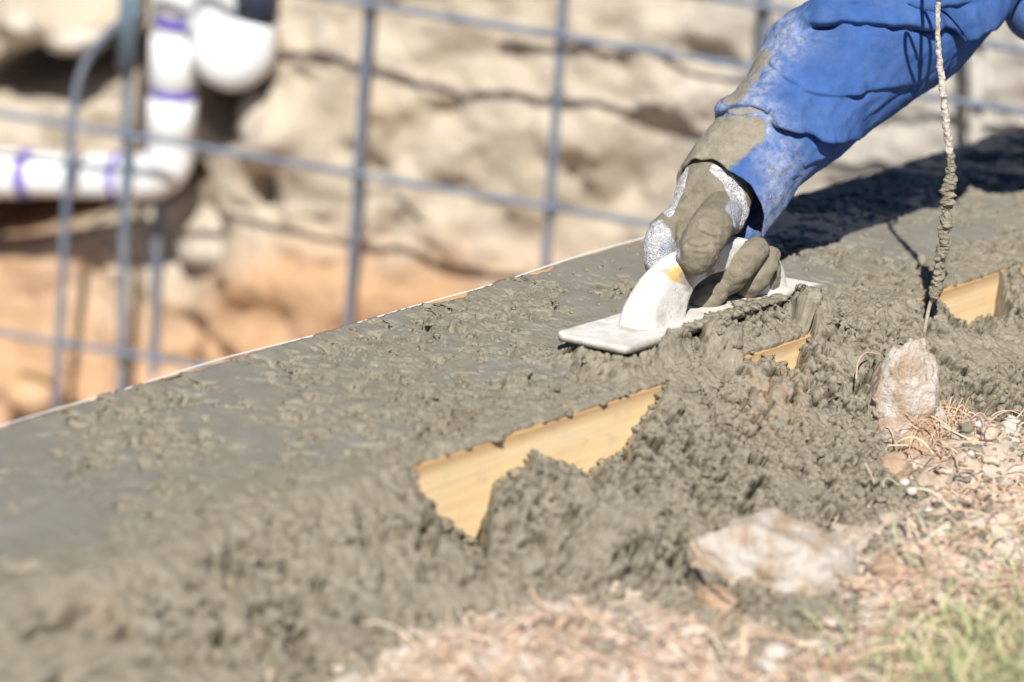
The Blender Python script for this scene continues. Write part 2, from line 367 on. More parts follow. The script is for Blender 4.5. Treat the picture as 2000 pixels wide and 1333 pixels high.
for a_ in ():
    HEAPS.append((FO + FA * a_ + FB * (-.063 - .006 * math.sin(a_ * 60)), .021, .024 + .007 * math.sin(a_ * 47 + 1) + (.006 if .0 < a_ < .14 else 0)))
for a_, b_ in ():
    HEAPS.append((FO + FA * a_ + FB * b_, .014, .014))
def rough_mask(s, t):
    n = fbm2(s, t, 7, 4, 5); m = fbm2(s, t, 22, 3, 9)
    r = sstep(-.105, -.035, t + .035 * n + .02 * m)
    r = np.maximum(r, sstep(-.04, .26, n * .8 + m * .55 + .26 * sstep(.05, -.45, s)) * .62); r = np.maximum(r, .10)
    return np.clip(r, 0, 1)
def height(s, t):
    """returns base z, lump fields and masks for plan coordinates"""
    r = rough_mask(s, t)
    ws = s + .010 * fbm2(s, t, 28, 3, 101) + .004 * fbm2(s, t, 110, 2, 103); wt = t + .010 * fbm2(s, t, 28, 3, 102) + .004 * fbm2(s, t, 110, 2, 104)
    tb = np.interp(s, bs_[:, 0], bs_[:, 1]) + .03 * fbm2(s, s * 0, 18, 3, 44)
    tb = np.maximum(tb, .165)
    q = np.clip(t / tb, 0, 1.5)
    prof = GZ * (1.16 * q - .16 * q ** 3) - .010 * sstep(.85, 1.25, q)
    z = np.where(t > 0, prof, 0.0) + .0035 * fbm2(s, t, 6, 3, 61) * sstep(.3, 0, np.abs(t) * 0 + .0)
    out = sstep(0, .12, t)
    z = z + out * .014 * fbm2(s, t, 9, 3, 62)
    P = wst(s, t, z)
    for c, rad, hh in HEAPS:
        d2 = (P[..., 0] - c[0]) ** 2 + (P[..., 1] - c[1]) ** 2
        z = z + hh * np.exp(-d2 / (2 * (rad * .62) ** 2)); r = np.maximum(r, np.exp(-d2 / (2 * (rad * .8) ** 2)))
    v = P - FO; a, b = v @ FA, v @ FB + .010 * fbm2(s, t, 24, 2, 64)
    mh = sstep(-.085, -.045, a) * sstep(.138, .096, a) * (.033 + .017 * fbm2(s, t, 26, 4, 65) + .006 * sstep(.02, .07, a)) * np.where(b > -.062, np.exp(-((b + .062) / .013) ** 2), np.exp(-((b + .062) / .060) ** 2))
    do = np.hypot(np.clip(np.abs(a) - FL / 2, 0, None), np.clip(np.abs(b) - FWD / 2, 0, None))
    mh = np.maximum(mh, (.021 + .008 * fbm2(s, t, 40, 2, 66)) * np.exp(-(do / .013) ** 2) * sstep(-.03, -.09, a) * sstep(.05, .01, b))
    z = z + mh; r = np.maximum(r, np.clip(mh / .012, 0, 1))
    smear = sstep(.18, .42, fbm2(s, t, 11, 3, 77)) * sstep(.06, .16, t)        # flattened, smeared parts of the spill
    amp = np.maximum(r * (.35 + .65 * sstep(-.05, .05, t)) * (1 - .65 * smear), np.clip(mh / .014, 0, .85))
    l1 = lumps(ws, wt, 24, 1); l2 = lumps(ws + .3, wt, 50, 2); l3 = lumps(ws, wt + .7, 105, 3); l4 = lumps(ws + .2, wt + .1, 210, 4)
    f1, f2, _ = worley2(ws, wt, 20, 8)
    crack = sstep(.16, .0, f2 - f1) * sstep(-.05, .35, fbm2(s, t, 14, 3, 91))
    pit = np.maximum(sstep(.17, .26, fbm2(ws, wt, 66, 3, 92)) * sstep(-.28, .05, fbm2(s, t, 9, 2, 93)), .75 * sstep(.22, .30, fbm2(ws, wt, 118, 2, 94)) * sstep(-.1, .2, fbm2(s, t, 12, 2, 99)))
    fis = np.abs(fbm2(ws, wt, 30, 4, 95)); fis = sstep(.045, .0, fis) * sstep(-.12, .2, fbm2(s, t, 17, 3, 96))
    fis2 = np.abs(fbm2(ws, wt, 75, 3, 97)); fis = np.maximum(fis, .6 * sstep(.06, .0, fis2) * sstep(.0, .25, fbm2(s, t, 26, 3, 98)))
    crack = crack + 1.5 * fis
    return z, amp, l1, l2, l3, l4, crack, pit, r, smear
def build_concrete(s1, t1, is_spill):
    S, T = np.meshgrid(s1, t1, indexing='ij')
    z, amp, l1, l2, l3, l4, crack, pit, r, smear = height(S, T)
    # carve the gaps that bare the board
    if is_spill:
        e = gap_depth(S + 1.0 * T); wide = np.zeros_like(S)
        lim = -e + .42 * T - .006
        hit = (e > 0) & (T < .20) & (lim < z + .02)
        z = np.where(hit, np.minimum(z, lim), z)
        near = sstep(.0, .035, T)
        amp = np.where(e > 0, amp * (.65 + .35 * near), amp)
    else:
        e = gap_depth(S)
        amp = np.where(e > 0, amp * (.35 + .65 * sstep(-.004, -.03, T)), amp)
        amp = amp * (1 - .7 * sstep(-.29, -.30, T))
    pm = np.clip(.75 + 1.1 * fbm2(S, T, 13, 3, 121), .15, 1.6)
    pamp = np.where(T > 0, np.clip(amp * 1.6, 0, 1), np.clip(r * 1.2, 0, 1) * .55)
    if not is_spill: z = np.where(e > 0, np.minimum(z, -.003 + .40 * -T), z)
    pm = pm * (.45 + .55 * sstep(-.75, -.25, S))
    B1 = billow(S + .006 * fbm2(S, T, 60, 2, 131), T + .006 * fbm2(S, T, 60, 2, 132), 34, 3, 133); B2 = billow(S, T, 120, 3, 137, .6)
    if is_spill: pamp = np.where(e < 0, pamp * sstep(.012, .040, T), pamp); crack = np.where(e < 0, crack * sstep(.0, .02, T), crack)
    if not is_spill: crack = crack * sstep(0, -.05, T); pamp = pamp * np.maximum(sstep(-.002, -.05, T), .25)
    dz = amp * pm * (.026 * (B1 - .28) + .0035 * (l2 - .4)) - amp * pm * .008 * crack - pamp * .029 * pit
    P = wst(S, T, z + dz) + ((dz + amp * pm * .004 * (B2 - .25) ) * 1.0)[..., None] * SLUMP      # clods lean downhill, so their lips overhang
    N = -grid_normals(P)
    k = (amp * (.35 + .65 * pm) * (.0095 * (B2 - .2) + .0014 * l4) + (.25 + r) * .0011 * fbm2(S, T, 300, 2, 71))[..., None]
    P = P + N * k
    N2 = -grid_normals(P)
    P = P + N2 * (amp * (.0030 * billow(S, T, 420, 2, 141) - .001))[..., None]
    if is_spill: P[..., 2] = np.where((gap_depth(S) < 0) & (T < .016), np.maximum(P[..., 2], -.0055 - .3 * np.clip(T, 0, 1)), P[..., 2])
    else: P[..., 2] = np.where(((gap_depth(S) < 0) & (T > -.034)) | (T < -.284), np.maximum(P[..., 2], -.0035), P[..., 2])
    # keep clear of the float's blade
    v = P - FO; a, b, n = v @ FA, v @ FB, v @ FN
    ins = (np.abs(a) < FL / 2 + .001) & (np.abs(b) < FWD / 2 + .001)
    under = ins & (n > -FTH - .002)
    P[..., 2] = np.where(under, P[..., 2] - (n + FTH + .002), P[..., 2])
    return S, T, P, r, smear
def concrete_obj(name, s1, t1, is_spill):
    S, T, P, r, smear = build_concrete(s1, t1, is_spill)
    if not is_spill:
        # ragged lip at the near edge over the board, and a turned-down skirt at both edges
        e = gap_depth(s1); rag = np.where(e > 0, .0015 + .007 * np.clip(fbm2(s1, s1 * 0, 45, 4, 55), 0, 1), 0)
        rag_f = .011 * np.clip(.1 + fbm2(s1, s1 * 0, 20, 5, 57) * 1.6, 0, 1)
        k = sstep(-.03, 0, T); P -= (rag[:, None] * k)[..., None] * TD
        k2 = sstep(-.285, -.30, T); P += ((.0155 - rag_f)[:, None] * -k2)[..., None] * TD
        near = P[:, -1:] - .003 * TD - .007 * ZUP; far = P[:, :1] + .001 * TD - .010 * ZUP
        P = np.concatenate([far, P, near], 1); r = np.concatenate([r[:, :1], r, r[:, -1:]], 1); smear = np.concatenate([smear[:, :1], smear, smear[:, -1:]], 1); S = np.concatenate([S[:, :1], S, S[:, -1:]], 1); T = np.concatenate([T[:, :1], T, T[:, -1:]], 1)
    a, b = P.shape[:2]
    F = grid_faces(a, b)
    sm = np.clip(1 - r * 1.35, 0, 1) * .95 + .25 * smear * (T > 0)
    px_, py_ = proj(P)
    br = np.exp(-(((px_ - 1515) / 70) ** 2 + ((py_ - 770) / 90) ** 2)) * .8 + .7 * np.exp(-(((px_ - 190) / 60) ** 2 + ((py_ - 1190) / 40) ** 2))
    br = br * is_spill + .6 * is_spill * sstep(.75, 1.0, T / np.maximum(np.interp(S, bs_[:, 0], bs_[:, 1]), .1)) * sstep(.1, .4, fbm2(S, T, 30, 3, 35))
    me = mesh_np(name, P.reshape(-1, 3), F[:, ::-1], {'smooth': np.clip(sm, 0, 1).ravel(), 'brown': np.clip(br, 0, 1).ravel()})
    return link(name, me, M_conc), (S, T, P)

s_fine = np.concatenate([np.arange(-1.7, -.95, .012), np.arange(-.95, -.42, .0028), np.arange(-.42, .74, .0014), np.arange(.74, 1.1, .004), np.arange(1.1, 2.4, .02)])
slab, slab_g = concrete_obj('concrete_wall_top', s_fine, np.concatenate([np.arange(-.30, -.08, .0021), np.arange(-.08, -.0004, .0015), [0.0]]), False)
tag(slab, 'top of freshly poured grey concrete wall, half smoothed and half crumbly', None, None, 'structure')
spill, spill_g = concrete_obj('spilled_concrete', s_fine, np.concatenate([np.arange(0, .24, .0015), np.arange(.24, .46, .0026)]), True)
tag(spill, 'lumpy wet grey concrete slopped over the form board onto the ground', None, None, 'stuff')

# concrete body of the wall below its top, seen only from the pit side
def slab_box(name, s0, s1, t0, t1, z0, z1, mat):
    c = [wst(np.array(a), np.array(b), np.array(z)) for z in (z0, z1) for a, b in ((s0, t0), (s1, t0), (s1, t1), (s0, t1))]
    me = box_mesh(name, c)
    V = np.array(c); s, t = st(V)
    at = me.attributes.new('board', 'FLOAT_COLOR', 'POINT'); at.data.foreach_set('color', np.c_[s, V[:, 2], t, np.ones(8)].astype(np.float32).ravel())
    bm = bmesh.new(); bm.from_mesh(me); bmesh.ops.recalc_face_normals(bm, faces=bm.faces); bm.to_mesh(me); bm.free()
    return link(name, me, mat, None, False)
tag(slab_box('concrete_wall_body', -1.7, 2.38, -.296, -.045, -1.25, -.03, M_conc), 'hidden body of the poured concrete wall between its forms', None, None, 'structure')

# form boards: fine grids so that the top edge can be knocked and stained
def form_board(name, s0, s1, t0, t1, z0, z1, label):
    o = slab_box(name, s0, s1, t0, t1, z0, z1, M_wood)
    bm = bmesh.new(); bm.from_mesh(o.data); bmesh.ops.subdivide_edges(bm, edges=[e for e in bm.edges if e.calc_length() > .5], cuts=160, use_grid_fill=True)
    bmesh.ops.subdivide_edges(bm, edges=[e for e in bm.edges if abs(e.verts[0].co.z - e.verts[1].co.z) > .05], cuts=12, use_grid_fill=True)
    bm.to_mesh(o.data); bm.free()
    n = len(o.data.vertices); V = np.empty(n * 3, np.float32); o.data.vertices.foreach_get('co', V); V = V.reshape(-1, 3).astype(float); s, t = st(V)
    ed = sstep(z1 - .0015, z1 - .0003, V[:, 2]) * .8
    at = o.data.attributes.new('edge', 'FLOAT', 'POINT'); at.data.foreach_set('value', ed.astype(np.float32))
    a2 = o.data.attributes['board']; a2.data.foreach_set('color', np.c_[s, V[:, 2], t, np.ones(n)].astype(np.float32).ravel())
    return tag(o, label, 'form board')
form_board('form_board', -1.69, 2.37, -.030, -.0008, -.19, -.0075, 'yellow pine form board showing through gaps in the spilled concrete')
form_board('form_board', -1.69, 2.37, -.318, -.301, -1.2, -.0045, 'far form board whose thin top edge runs along the pit')
# mason's twine on the far form
ss = np.linspace(-1.69, 2.37, 160)
tw = tube_obj('string_line', wst(ss, np.full_like(ss, -.3175), -.0014 + .0018 * np.sin(ss * 9) + .001 * np.sin(ss * 23)), .0007, M_line, None, 6)
tag(tw, 'taut white twine along the far edge of the wall top', 'string line')

# ------------------------------------------------------------------ ground
def ground_z(x, y):
    s, t = x * SD[0] + y * SD[1], x * TD[0] + y * TD[1] - T0
    z = GZ - .018 + .018 * fbm2(s, t, 5, 4, 201) + .012 * np.abs(fbm2(s, t, 22, 4, 203)) + .007 * lumps(s, t, 34, 205) + .005 * lumps(s, t, 80, 207) + .0025 * lumps(s, t, 170, 209)
    # low soil ridge to the right, by the rocks
    for (qx, qy, rad, hh) in RIDGE:
        z = z + hh * np.exp(-((x - qx) ** 2 + (y - qy) ** 2) / (2 * rad * rad))
    return z
RIDGE = [(*onz(x, y, GZ)[:2], r, h) for x, y, r, h in ((1800, 1120, .055, .03), (1930, 1060, .05, .03), (1950, 930, .05, .03), (1880, 900, .03, .02), (2050, 900, .06, .03), (900, 1290, .05, .014), (1150, 1280, .06, .014))]
gs = np.concatenate([np.arange(-2.4, -.75, .05), np.arange(-.75, .8, .003), np.arange(.8, 2.6, .05)]); gt = np.concatenate([np.arange(.0, .08, .02), np.arange(.08, .70, .003), np.arange(.75, 2.4, .05)])
S, T = np.meshgrid(gs, gt, indexing='ij'); P = wst(S, T, np.zeros_like(S)); P[..., 2] = ground_z(P[..., 0], P[..., 1])
fade = np.maximum(sstep(1.7, 2.3, np.abs(S)), sstep(1.7, 2.3, T)); P[..., 2] = P[..., 2] * (1 - fade) + (GZ - .004) * fade
P2 = wst(S[:, -1:], T[:, -1:] * 0 + 60, np.full((len(gs), 1), GZ - .004)); P = np.concatenate([P, P2], 1)
P3 = P[-1:].copy(); P3 = P3 + 60 * SD; P0 = P[:1] - 60 * SD; P3[..., 2] = P0[..., 2] = GZ - .004; P = np.concatenate([P0, P, P3], 0)
me = mesh_np('ground', P.reshape(-1, 3), grid_faces(*P.shape[:2])[:, ::-1]); g = link('ground', me, M_soil); tag(g, 'dry pale dirt in front of the concrete wall', None, None, 'structure')

# ------------------------------------------------------------------ rebar mat in the pit
HB = np.array([-math.cos(math.radians(18)), math.sin(math.radians(18)), 0.0]); NB = np.array([-HB[1], HB[0], 0.0])
NB = NB if NB[1] < 0 else -NB                                       # faces the camera
RP = px(900, 300, 5.75)
def onbar(x, y, off=0.0): return onplane(x, y, RP - NB * off, NB)   # off: metres behind the rebar plane
rebar = empty('rebar_mat', tuple(onbar(700, 600) * np.array([1, 1, 0]) + np.array([0, 0, -1.25])))
tag(rebar, 'grid of grey steel reinforcing bars tied together in the pit', 'rebar')
def ribbed(name, pts, r, mat, n=260, parent=rebar):
    path = catmull(pts, n) if len(pts) > 2 else np.linspace(pts[0], pts[1], n)
    L = np.r_[0, np.cumsum(np.linalg.norm(np.diff(path, axis=0), axis=1))]
    return tube_obj(name, path, r * (1 + .10 * (np.sin(L * 2 * math.pi / .012) > .3)), mat, parent, 8)
def vbar(x0, y0, x1, y1, r=.0064, off=0.0, mat=None):
    A, B = onbar(x0, y0, off), onbar(x1, y1, off); d = (A - B) / np.linalg.norm(A - B)
    lo = B - d * max(0, (B[2] + 1.24) / d[2]); hi = A + d * .22
    return ribbed('vertical_bar', [lo, hi], r, mat or M_steel)
vbar(720, 0, 680, 640); vbar(1101, 0, 1066, 520); vbar(1497, 0, 1470, 420); vbar(1912, 0, 1905, 290, .009, 0, M_palepost)
vbar(252, 0, 236, 770, .0072); vbar(318, 0, 299, 755, .0072, .15)
# thicker steel post lapped against the second bar
A, B = onbar(254, -120, -.012), onbar(248, 135, -.012)
tube_obj('lapped_post', [A, B], .0145, M_post, rebar, 14)
# bent bar at the far left
bent = [onbar(x, y, -.016) for x, y in ((108, 830), (118, 620), (128, 420), (140, 250), (152, 165), (178, 105), (222, 55), (275, 25))]
lo = bent[0].copy(); lo[2] = -1.24
ribbed('bent_bar', [lo] + bent, .0064, M_steel)
for (x0, y0, x1, y1) in ((560, -18, 1100, 71), (0, 222, 1270, 438), (0, 650, 430, 722), (1300, -20, 1560, 24)):
    A, B = onbar(x0, y0, -.016), onbar(x1, y1, -.016); d = (B - A) / np.linalg.norm(B - A)
    ribbed('horizontal_bar', [A - d * (1.0 if x0 == 0 else .25), B + d * .9], .0052, M_steel, 400)
for (x, y) in ((716, 8), (1097, 70), (700, 334), (1078, 403), (243, 263), (130, 240), (125, 668), (238, 690), (303, 700)):   # wire ties at the crossings
    c = onbar(x, y, -.006); a = np.linspace(0, 2 * math.pi, 14)
    tube_obj('tie_wire', c + np.outer(np.cos(a), HB * .012 + ZUP * .008) + np.outer(np.sin(a), NB * .017) , .0016, M_steel, rebar, 5)

# ------------------------------------------------------------------ earth bank behind it
BANKOFF = .125
wv_, zv_ = np.arange(-2.4, 2.6, .011), np.concatenate([np.arange(-1.3, .30, .011)])
W_, Z_ = np.meshgrid(wv_, zv_, indexing='ij')
base = RP * np.array([1, 1, 0]) - NB * BANKOFF
def facets2(x, y, sc, seed):
    x, y = x * sc, y * sc; ix, iy = np.floor(x), np.floor(y); f1 = np.full(x.shape, 9.0); h = np.zeros(x.shape); z = np.zeros_like(ix)
    for a in (-1, 0, 1):
        for b in (-1, 0, 1):
            cx, cy = ix + a, iy + b; ex, ey = x - cx - _h(cx, cy, z, seed), y - cy - _h(cx, cy, z, seed + 1); d = np.hypot(ex, ey)
            hh = (_h(cx, cy, z, seed + 2) - .5) * 1.1 + (_h(cx, cy, z, seed + 3) - .5) * ex * 1.6 + (_h(cx, cy, z, seed + 4) - .5) * ey * 1.6
            n = d < f1; h = np.where(n, hh, h); f1 = np.where(n, d, f1)
    return h
def bank_disp(W, Z):
    d = .010 * facets2(W + .06 * fbm2(W, Z, 5, 3, 341), Z * 1.5 + .05 * fbm2(W, Z, 5, 3, 342), 3.6, 343) + .007 * facets2(W + .02 * fbm2(W, Z, 12, 3, 344), Z * 1.4, 10, 346) + .006 * facets2(W, Z, 26, 351)
    d = d + .020 * fbm2(W, Z, 2.2, 4, 301)
    f1, f2, idv = worley2(W + .10 * fbm2(W, Z, 4, 3, 305), Z * 1.35 + .08 * fbm2(W, Z, 5, 3, 306), 2.9, 307)
    d = d + .035 * (idv - .5) * sstep(0, .3, f2 - f1) - .022 * sstep(.05, 0, f2 - f1) * sstep(-.1, .3, fbm2(W, Z, 3, 2, 309))
    f1, f2, idv = worley2(W, Z * 1.2, 13, 311); d = d + .010 * (idv - .5) + .022 * fbm2(W, Z, 16, 4, 313)
    return d
D = bank_disp(W_, Z_)
Pb = base + W_[..., None] * -HB + Z_[..., None] * ZUP
pxx, pyy = proj(Pb)
def blob(cx, cy, rx, ry, ang=0):
    c, s = math.cos(math.radians(ang)), math.sin(math.radians(ang)); x, y = pxx - cx, pyy - cy
    return np.exp(-(((x * c + y * s) / rx) ** 2 + ((-x * s + y * c) / ry) ** 2))
# bigger hollows and bulges; hollows below pipe and trap added to deepen their shadows
left = sstep(480, 330, pxx)
D = D - .10 * left
D = D - .34 * sstep(.25, .55, blob(60, 165, 200, 52, -14)) - .30 * sstep(.25, .6, blob(440, 195, 80, 85, 20)) - .34 * sstep(.2, .5, blob(80, 432, 250, 46, -14)) + .09 * blob(110, 60, 120, 50) + .08 * blob(540, 260, 60, 90, 35) - .18 * blob(560, 60, 90, 40) * 0
D = D - .07 * blob(1385, 120, 60, 28, 10) - .10 * blob(520, 365, 18, 40) + .05 * blob(1150, 230, 260, 120) + .05 * blob(600, 560, 220, 90) - .06 * blob(770, 60, 200, 14, 8) * 0
D = D + .20 * sstep(-.55, -1.2, Z_)                                    # talus at the foot
Pb = Pb + NB * D[..., None]
# soil colours: beige, rusty lower soil, grey-white to the right
be, ru, gy, ye = np.array([.64, .555, .445]), np.array([.62, .35, .175]), np.array([.58, .56, .52]), np.array([.60, .45, .27])
nz = fbm2(W_, Z_, 5, 4, 331)
rust = np.clip(sstep(400, 640, pyy + 130 * nz - .05 * pxx) * .95 + .8 * blob(600, 590, 190, 110) - .55 * blob(350, 560, 140, 110), 0, 1)
grey = sstep(1150, 1650, pxx + 180 * nz)
yel = np.clip(.9 * blob(760, 215, 80, 60, 20) + .5 * blob(250, 120, 200, 90), 0, 1)
colz = be + (ru - be) * rust[..., None]; colz = colz + (ye - colz) * yel[..., None] * .5; colz = colz + (gy - colz) * grey[..., None]
me = mesh_np('earth_bank', Pb.reshape(-1, 3), grid_faces(*Pb.shape[:2]), {'zone': colz.reshape(-1, 3)})
bank = link('earth_bank', me, M_bank); tag(bank, 'sunlit beige cut earth bank with rusty lower soil behind the rebar', None, None, 'structure')

def rock_mesh(name, radii, seed, facets=.35, rough=.16, sub=4, rot=None, taper=0.0):
    bm = bmesh.new(); bmesh.ops.create_icosphere(bm, subdivisions=sub, radius=1.0)
    V = np.array([v.co[:] for v in bm.verts]); rng = np.random.RandomState(seed)
    for _ in range(11):                                                # knock flats off it
        d = rng.normal(size=3); d /= np.linalg.norm(d); h = .62 + .25 * rng.rand()
        k = V @ d; V = V - np.clip(k - h, 0, None)[:, None] * d * (.3 + .4 * facets)
    V = V * (1 + rough * fbm3(V, 2.2, 5, seed) + rough * .55 * fbm3(V, 7, 4, seed + 3))[:, None]
    V[:, :2] *= (1 - taper * V[:, 2:3]); V = V * np.array(radii)
    if taper: V = V + .0035 * fbm3(V * np.array([.5, .5, 2.2]), 60, 4, seed + 9)[:, None] * V / np.linalg.norm(V, axis=1, keepdims=True)
    if rot is not None: V = V @ np.array(Matrix.Rotation(rot[0], 3, 'X') @ Matrix.Rotation(rot[1], 3, 'Y') @ Matrix.Rotation(rot[2], 3, 'Z')).T
    for v, c in zip(bm.verts, V): v.co = c
    me = bpy.data.meshes.new(name); bm.to_mesh(me); bm.free(); return me
M_bankrock = mat_simple('bank_stone', [(.28, (.38, .31, .23)), (.5, (.53, .47, .39)), (.75, (.63, .60, .55))], 9, .95, 40, .8, .012, .15)
M_bankrock2 = mat_simple('rusty_bank_clod', [(.28, (.40, .24, .13)), (.5, (.55, .36, .21)), (.75, (.60, .47, .33))], 9, .95, 40, .8, .012, .15)
for i, (x, y, rx, ry, m, off) in enumerate(((525, 235, 62, 66, 0, 0.09), (655, 190, 90, 70, 0, 0.12), (150, 75, 75, 40, 0, 0.12), (60, 40, 70, 36, 0, 0.16), (230, 25, 60, 40, 0, 0.22), (420, 470, 90, 75, 0, 0.15), (900, 250, 150, 85, 0, 0.16), (1180, 280, 130, 90, 0, 0.17),
                                            (1290, 40, 120, 60, 0, 0.15), (620, 610, 90, 60, 1, 0.12), (800, 520, 100, 60, 1, 0.15), (60, 770, 60, 50, 1, 0.03), (450, 690, 80, 50, 1, 0.12), (940, 420, 110, 50, 0, 0.16), (1700, 300, 120, 70, 0, 0.15), (1960, 150, 90, 80, 0, 0.15), (60, 520, 80, 60, 0, 0.27), (200, 560, 90, 60, 0, 0.28))):
    c = onbar(x, y, off + .045); k = 5.9 / FPX
    me = rock_mesh('stone', (rx * k, .055, ry * k), 400 + i, .5, .14, 3, (0, .2 * math.sin(i * 2.3), -math.radians(18)))
    o = link('stone', me, M_bankrock2 if m else M_bankrock, bank); o.location = c

# pit floor and the land beyond the bank
me = box_mesh('pit_floor', [(-9, -7, -1.32), (9, -7, -1.32), (9, 9, -1.32), (-9, 9, -1.32), (-9, -7, -1.25), (9, -7, -1.25), (9, 9, -1.25), (-9, 9, -1.25)])
# keep the floor on the pit side of the wall
me = bpy.data.meshes.new('pit_floor'); q = [wst(np.array(a), np.array(b), np.array(-1.25)) for a, b in ((-30., -.31), (30., -.31), (30., -6.), (-30., -6.))]
me.from_pydata([tuple(v) for v in q], [], [(0, 1, 2, 3)]); me.update(); tag(link('pit_floor', me, M_soil), 'dirt floor of the excavated pit', None, None, 'structure')
me = bpy.data.meshes.new('far_ground'); q = [base - HB * a - NB * b + ZUP * .29 for a, b in ((-60, .02), (60, .02), (60, 80), (-60, 80))]
me.from_pydata([tuple(v) for v in q], [], [(0, 1, 2, 3)]); me.update(); tag(link('far_ground', me, M_soil), 'level dirt beyond the top of the bank', None, None, 'structure')

# ------------------------------------------------------------------ white drain pipes
pp = lambda x, y, off=.085: onbar(x, y, off)
pipe = empty('drain_pipe', tuple(pp(335, 340))); tag(pipe, 'white plastic drain pipe with purple primer joints behind the rebar', 'pipe')
Rp = .0345
vt, vb = pp(345, -160), pp(333, 250)
vt = vb + (vt - vb)
tube_obj('vertical_pipe', [vt, vb], Rp * .95, M_pvc, pipe, 28)
def coupling(A, B, r, mat, nm, parent=pipe):
    A, B = np.array(A), np.array(B); d = B - A
    path = [A, A + d * .04, A + d * .5, B - d * .04, B]; tube_obj(nm, path, np.array([.86, 1, 1, 1, .86]) * r, mat, parent, 28)
coupling(pp(341, 70), pp(337, 172), Rp * 1.12, M_pvc, 'coupling'); coupling(pp(336, 190), pp(333, 268), Rp * 1.13, M_pvc, 'coupling'); coupling(pp(347, -60), pp(344, 30), Rp * 1.13, M_pvc, 'coupling')
for (x0, y0, x1, y1) in ((338, 170, 336, 186), (344, 32, 342, 48)): tube_obj('primer_band', [pp(x0, y0), pp(x1, y1)], Rp * 1.06, M_primer, pipe, 28)
elb = catmull([pp(334, 250), pp(333, 290), pp(327, 322), pp(303, 341), pp(268, 345), pp(232, 345)], 24); tube_obj('elbow', elb, Rp * 1.08, M_pvc, pipe, 28)
tube_obj('primer_band', [pp(240, 345), pp(226, 344)], Rp * 1.09, M_primer, pipe, 28)
tube_obj('horizontal_pipe', [pp(240, 345), pp(-260, 332)], Rp, M_pvc, pipe, 28)
coupling(pp(48, 339), pp(-110, 336), Rp * 1.12, M_pvc, 'coupling'); tube_obj('primer_band', [pp(64, 340), pp(46, 339)], Rp * 1.125, M_primer, pipe, 28)
# the big white trap fitting beside the vertical pipe
trap = empty('trap_fitting', tuple(pp(450, 90))); tag(trap, 'bulky white pipe trap with black rubber coupling beside the vertical pipe', 'pipe fitting')
q = catmull([pp(430, -70, .06), pp(425, 30, .06), pp(428, 95, .06), pp(455, 118, .06), pp(485, 100, .06), pp(498, 40, .06)], 30)
tube_obj('trap_bend', q, Rp * np.interp(np.arange(30), [0, 7, 11, 18, 29], [1.0, 1.02, 1.36, 1.36, 1.1]), M_pvc, trap, 28)
tube_obj('rubber_coupling', [pp(500, 52, .07), pp(502, -60, .07)], Rp * .95, M_rubber, trap, 24)
tube_obj('side_inlet', [pp(440, 40, .06), pp(385, 62, .06)], Rp * .9, M_pvc, trap, 24)

# ------------------------------------------------------------------ the hand float
flt = empty('hand_float', tuple(FO)); tag(flt, 'cement-whitened wooden hand float pressed on the wet concrete by the gloved hand', 'float')
def fl(a, b, n): return FO + np.multiply.outer(np.asarray(a, float), FA) + np.multiply.outer(np.asarray(b, float), FB) + np.multiply.outer(np.asarray(n, float), FN)
# blade: rounded-corner plate
na, nb = 150, 44
ua, ub = np.meshgrid(np.linspace(-1, 1, na), np.linspace(-1, 1, nb), indexing='ij')
def plate(zoff, lim=1.0):
    a = ua * FL / 2 * lim; b = ub * FWD / 2 * lim
    c = .012; da = np.clip(np.abs(a) - (FL / 2 - c), 0, None); db = np.clip(np.abs(b) - (FWD / 2 - c), 0, None); r = np.hypot(da, db)
    k = np.where(r > c, c / np.maximum(r, 1e-9), 1); a = np.sign(a) * (np.minimum(np.abs(a), FL / 2 - c) + da * k); b = np.sign(b) * (np.minimum(np.abs(b), FWD / 2 - c) + db * k)
    wob = .0009 * fbm2(a, b, 30, 3, 501)
    return fl(a, b, zoff + wob)
top, bot = plate(0.0), plate(-FTH)
V = np.vstack([top.reshape(-1, 3), bot.reshape(-1, 3)]); Ft = grid_faces(na, nb); n0 = na * nb
idx = np.arange(n0).reshape(na, nb); rim = np.r_[idx[:, 0], idx[-1, 1:], idx[::-1, -1][1:], idx[0, ::-1][1:-1]]; r2 = np.roll(rim, -1)
F = np.vstack([Ft, Ft[:, ::-1] + n0, np.c_[rim, rim + n0, r2 + n0, r2]])
a = (V - FO) @ FA; b = (V - FO) @ FB; nn = (V - FO) @ FN
mud = np.clip(sstep(-.004, -.007, nn) + sstep(-.030, -.044, b + .006 * fbm2(a, b, 60, 3, 503)) * sstep(-.13, -.08, a) + .45 * sstep(.30, .6, fbm2(a, b, 25, 4, 507)) + .8 * sstep(.004, .0, np.abs(b + FWD / 2)) * .7, 0, 1)
bm_attr = {'mud': mud, 'bare': np.zeros(len(V))}
me = mesh_np('blade', V, F, bm_attr); bl_o = link('blade', me, M_float, flt)
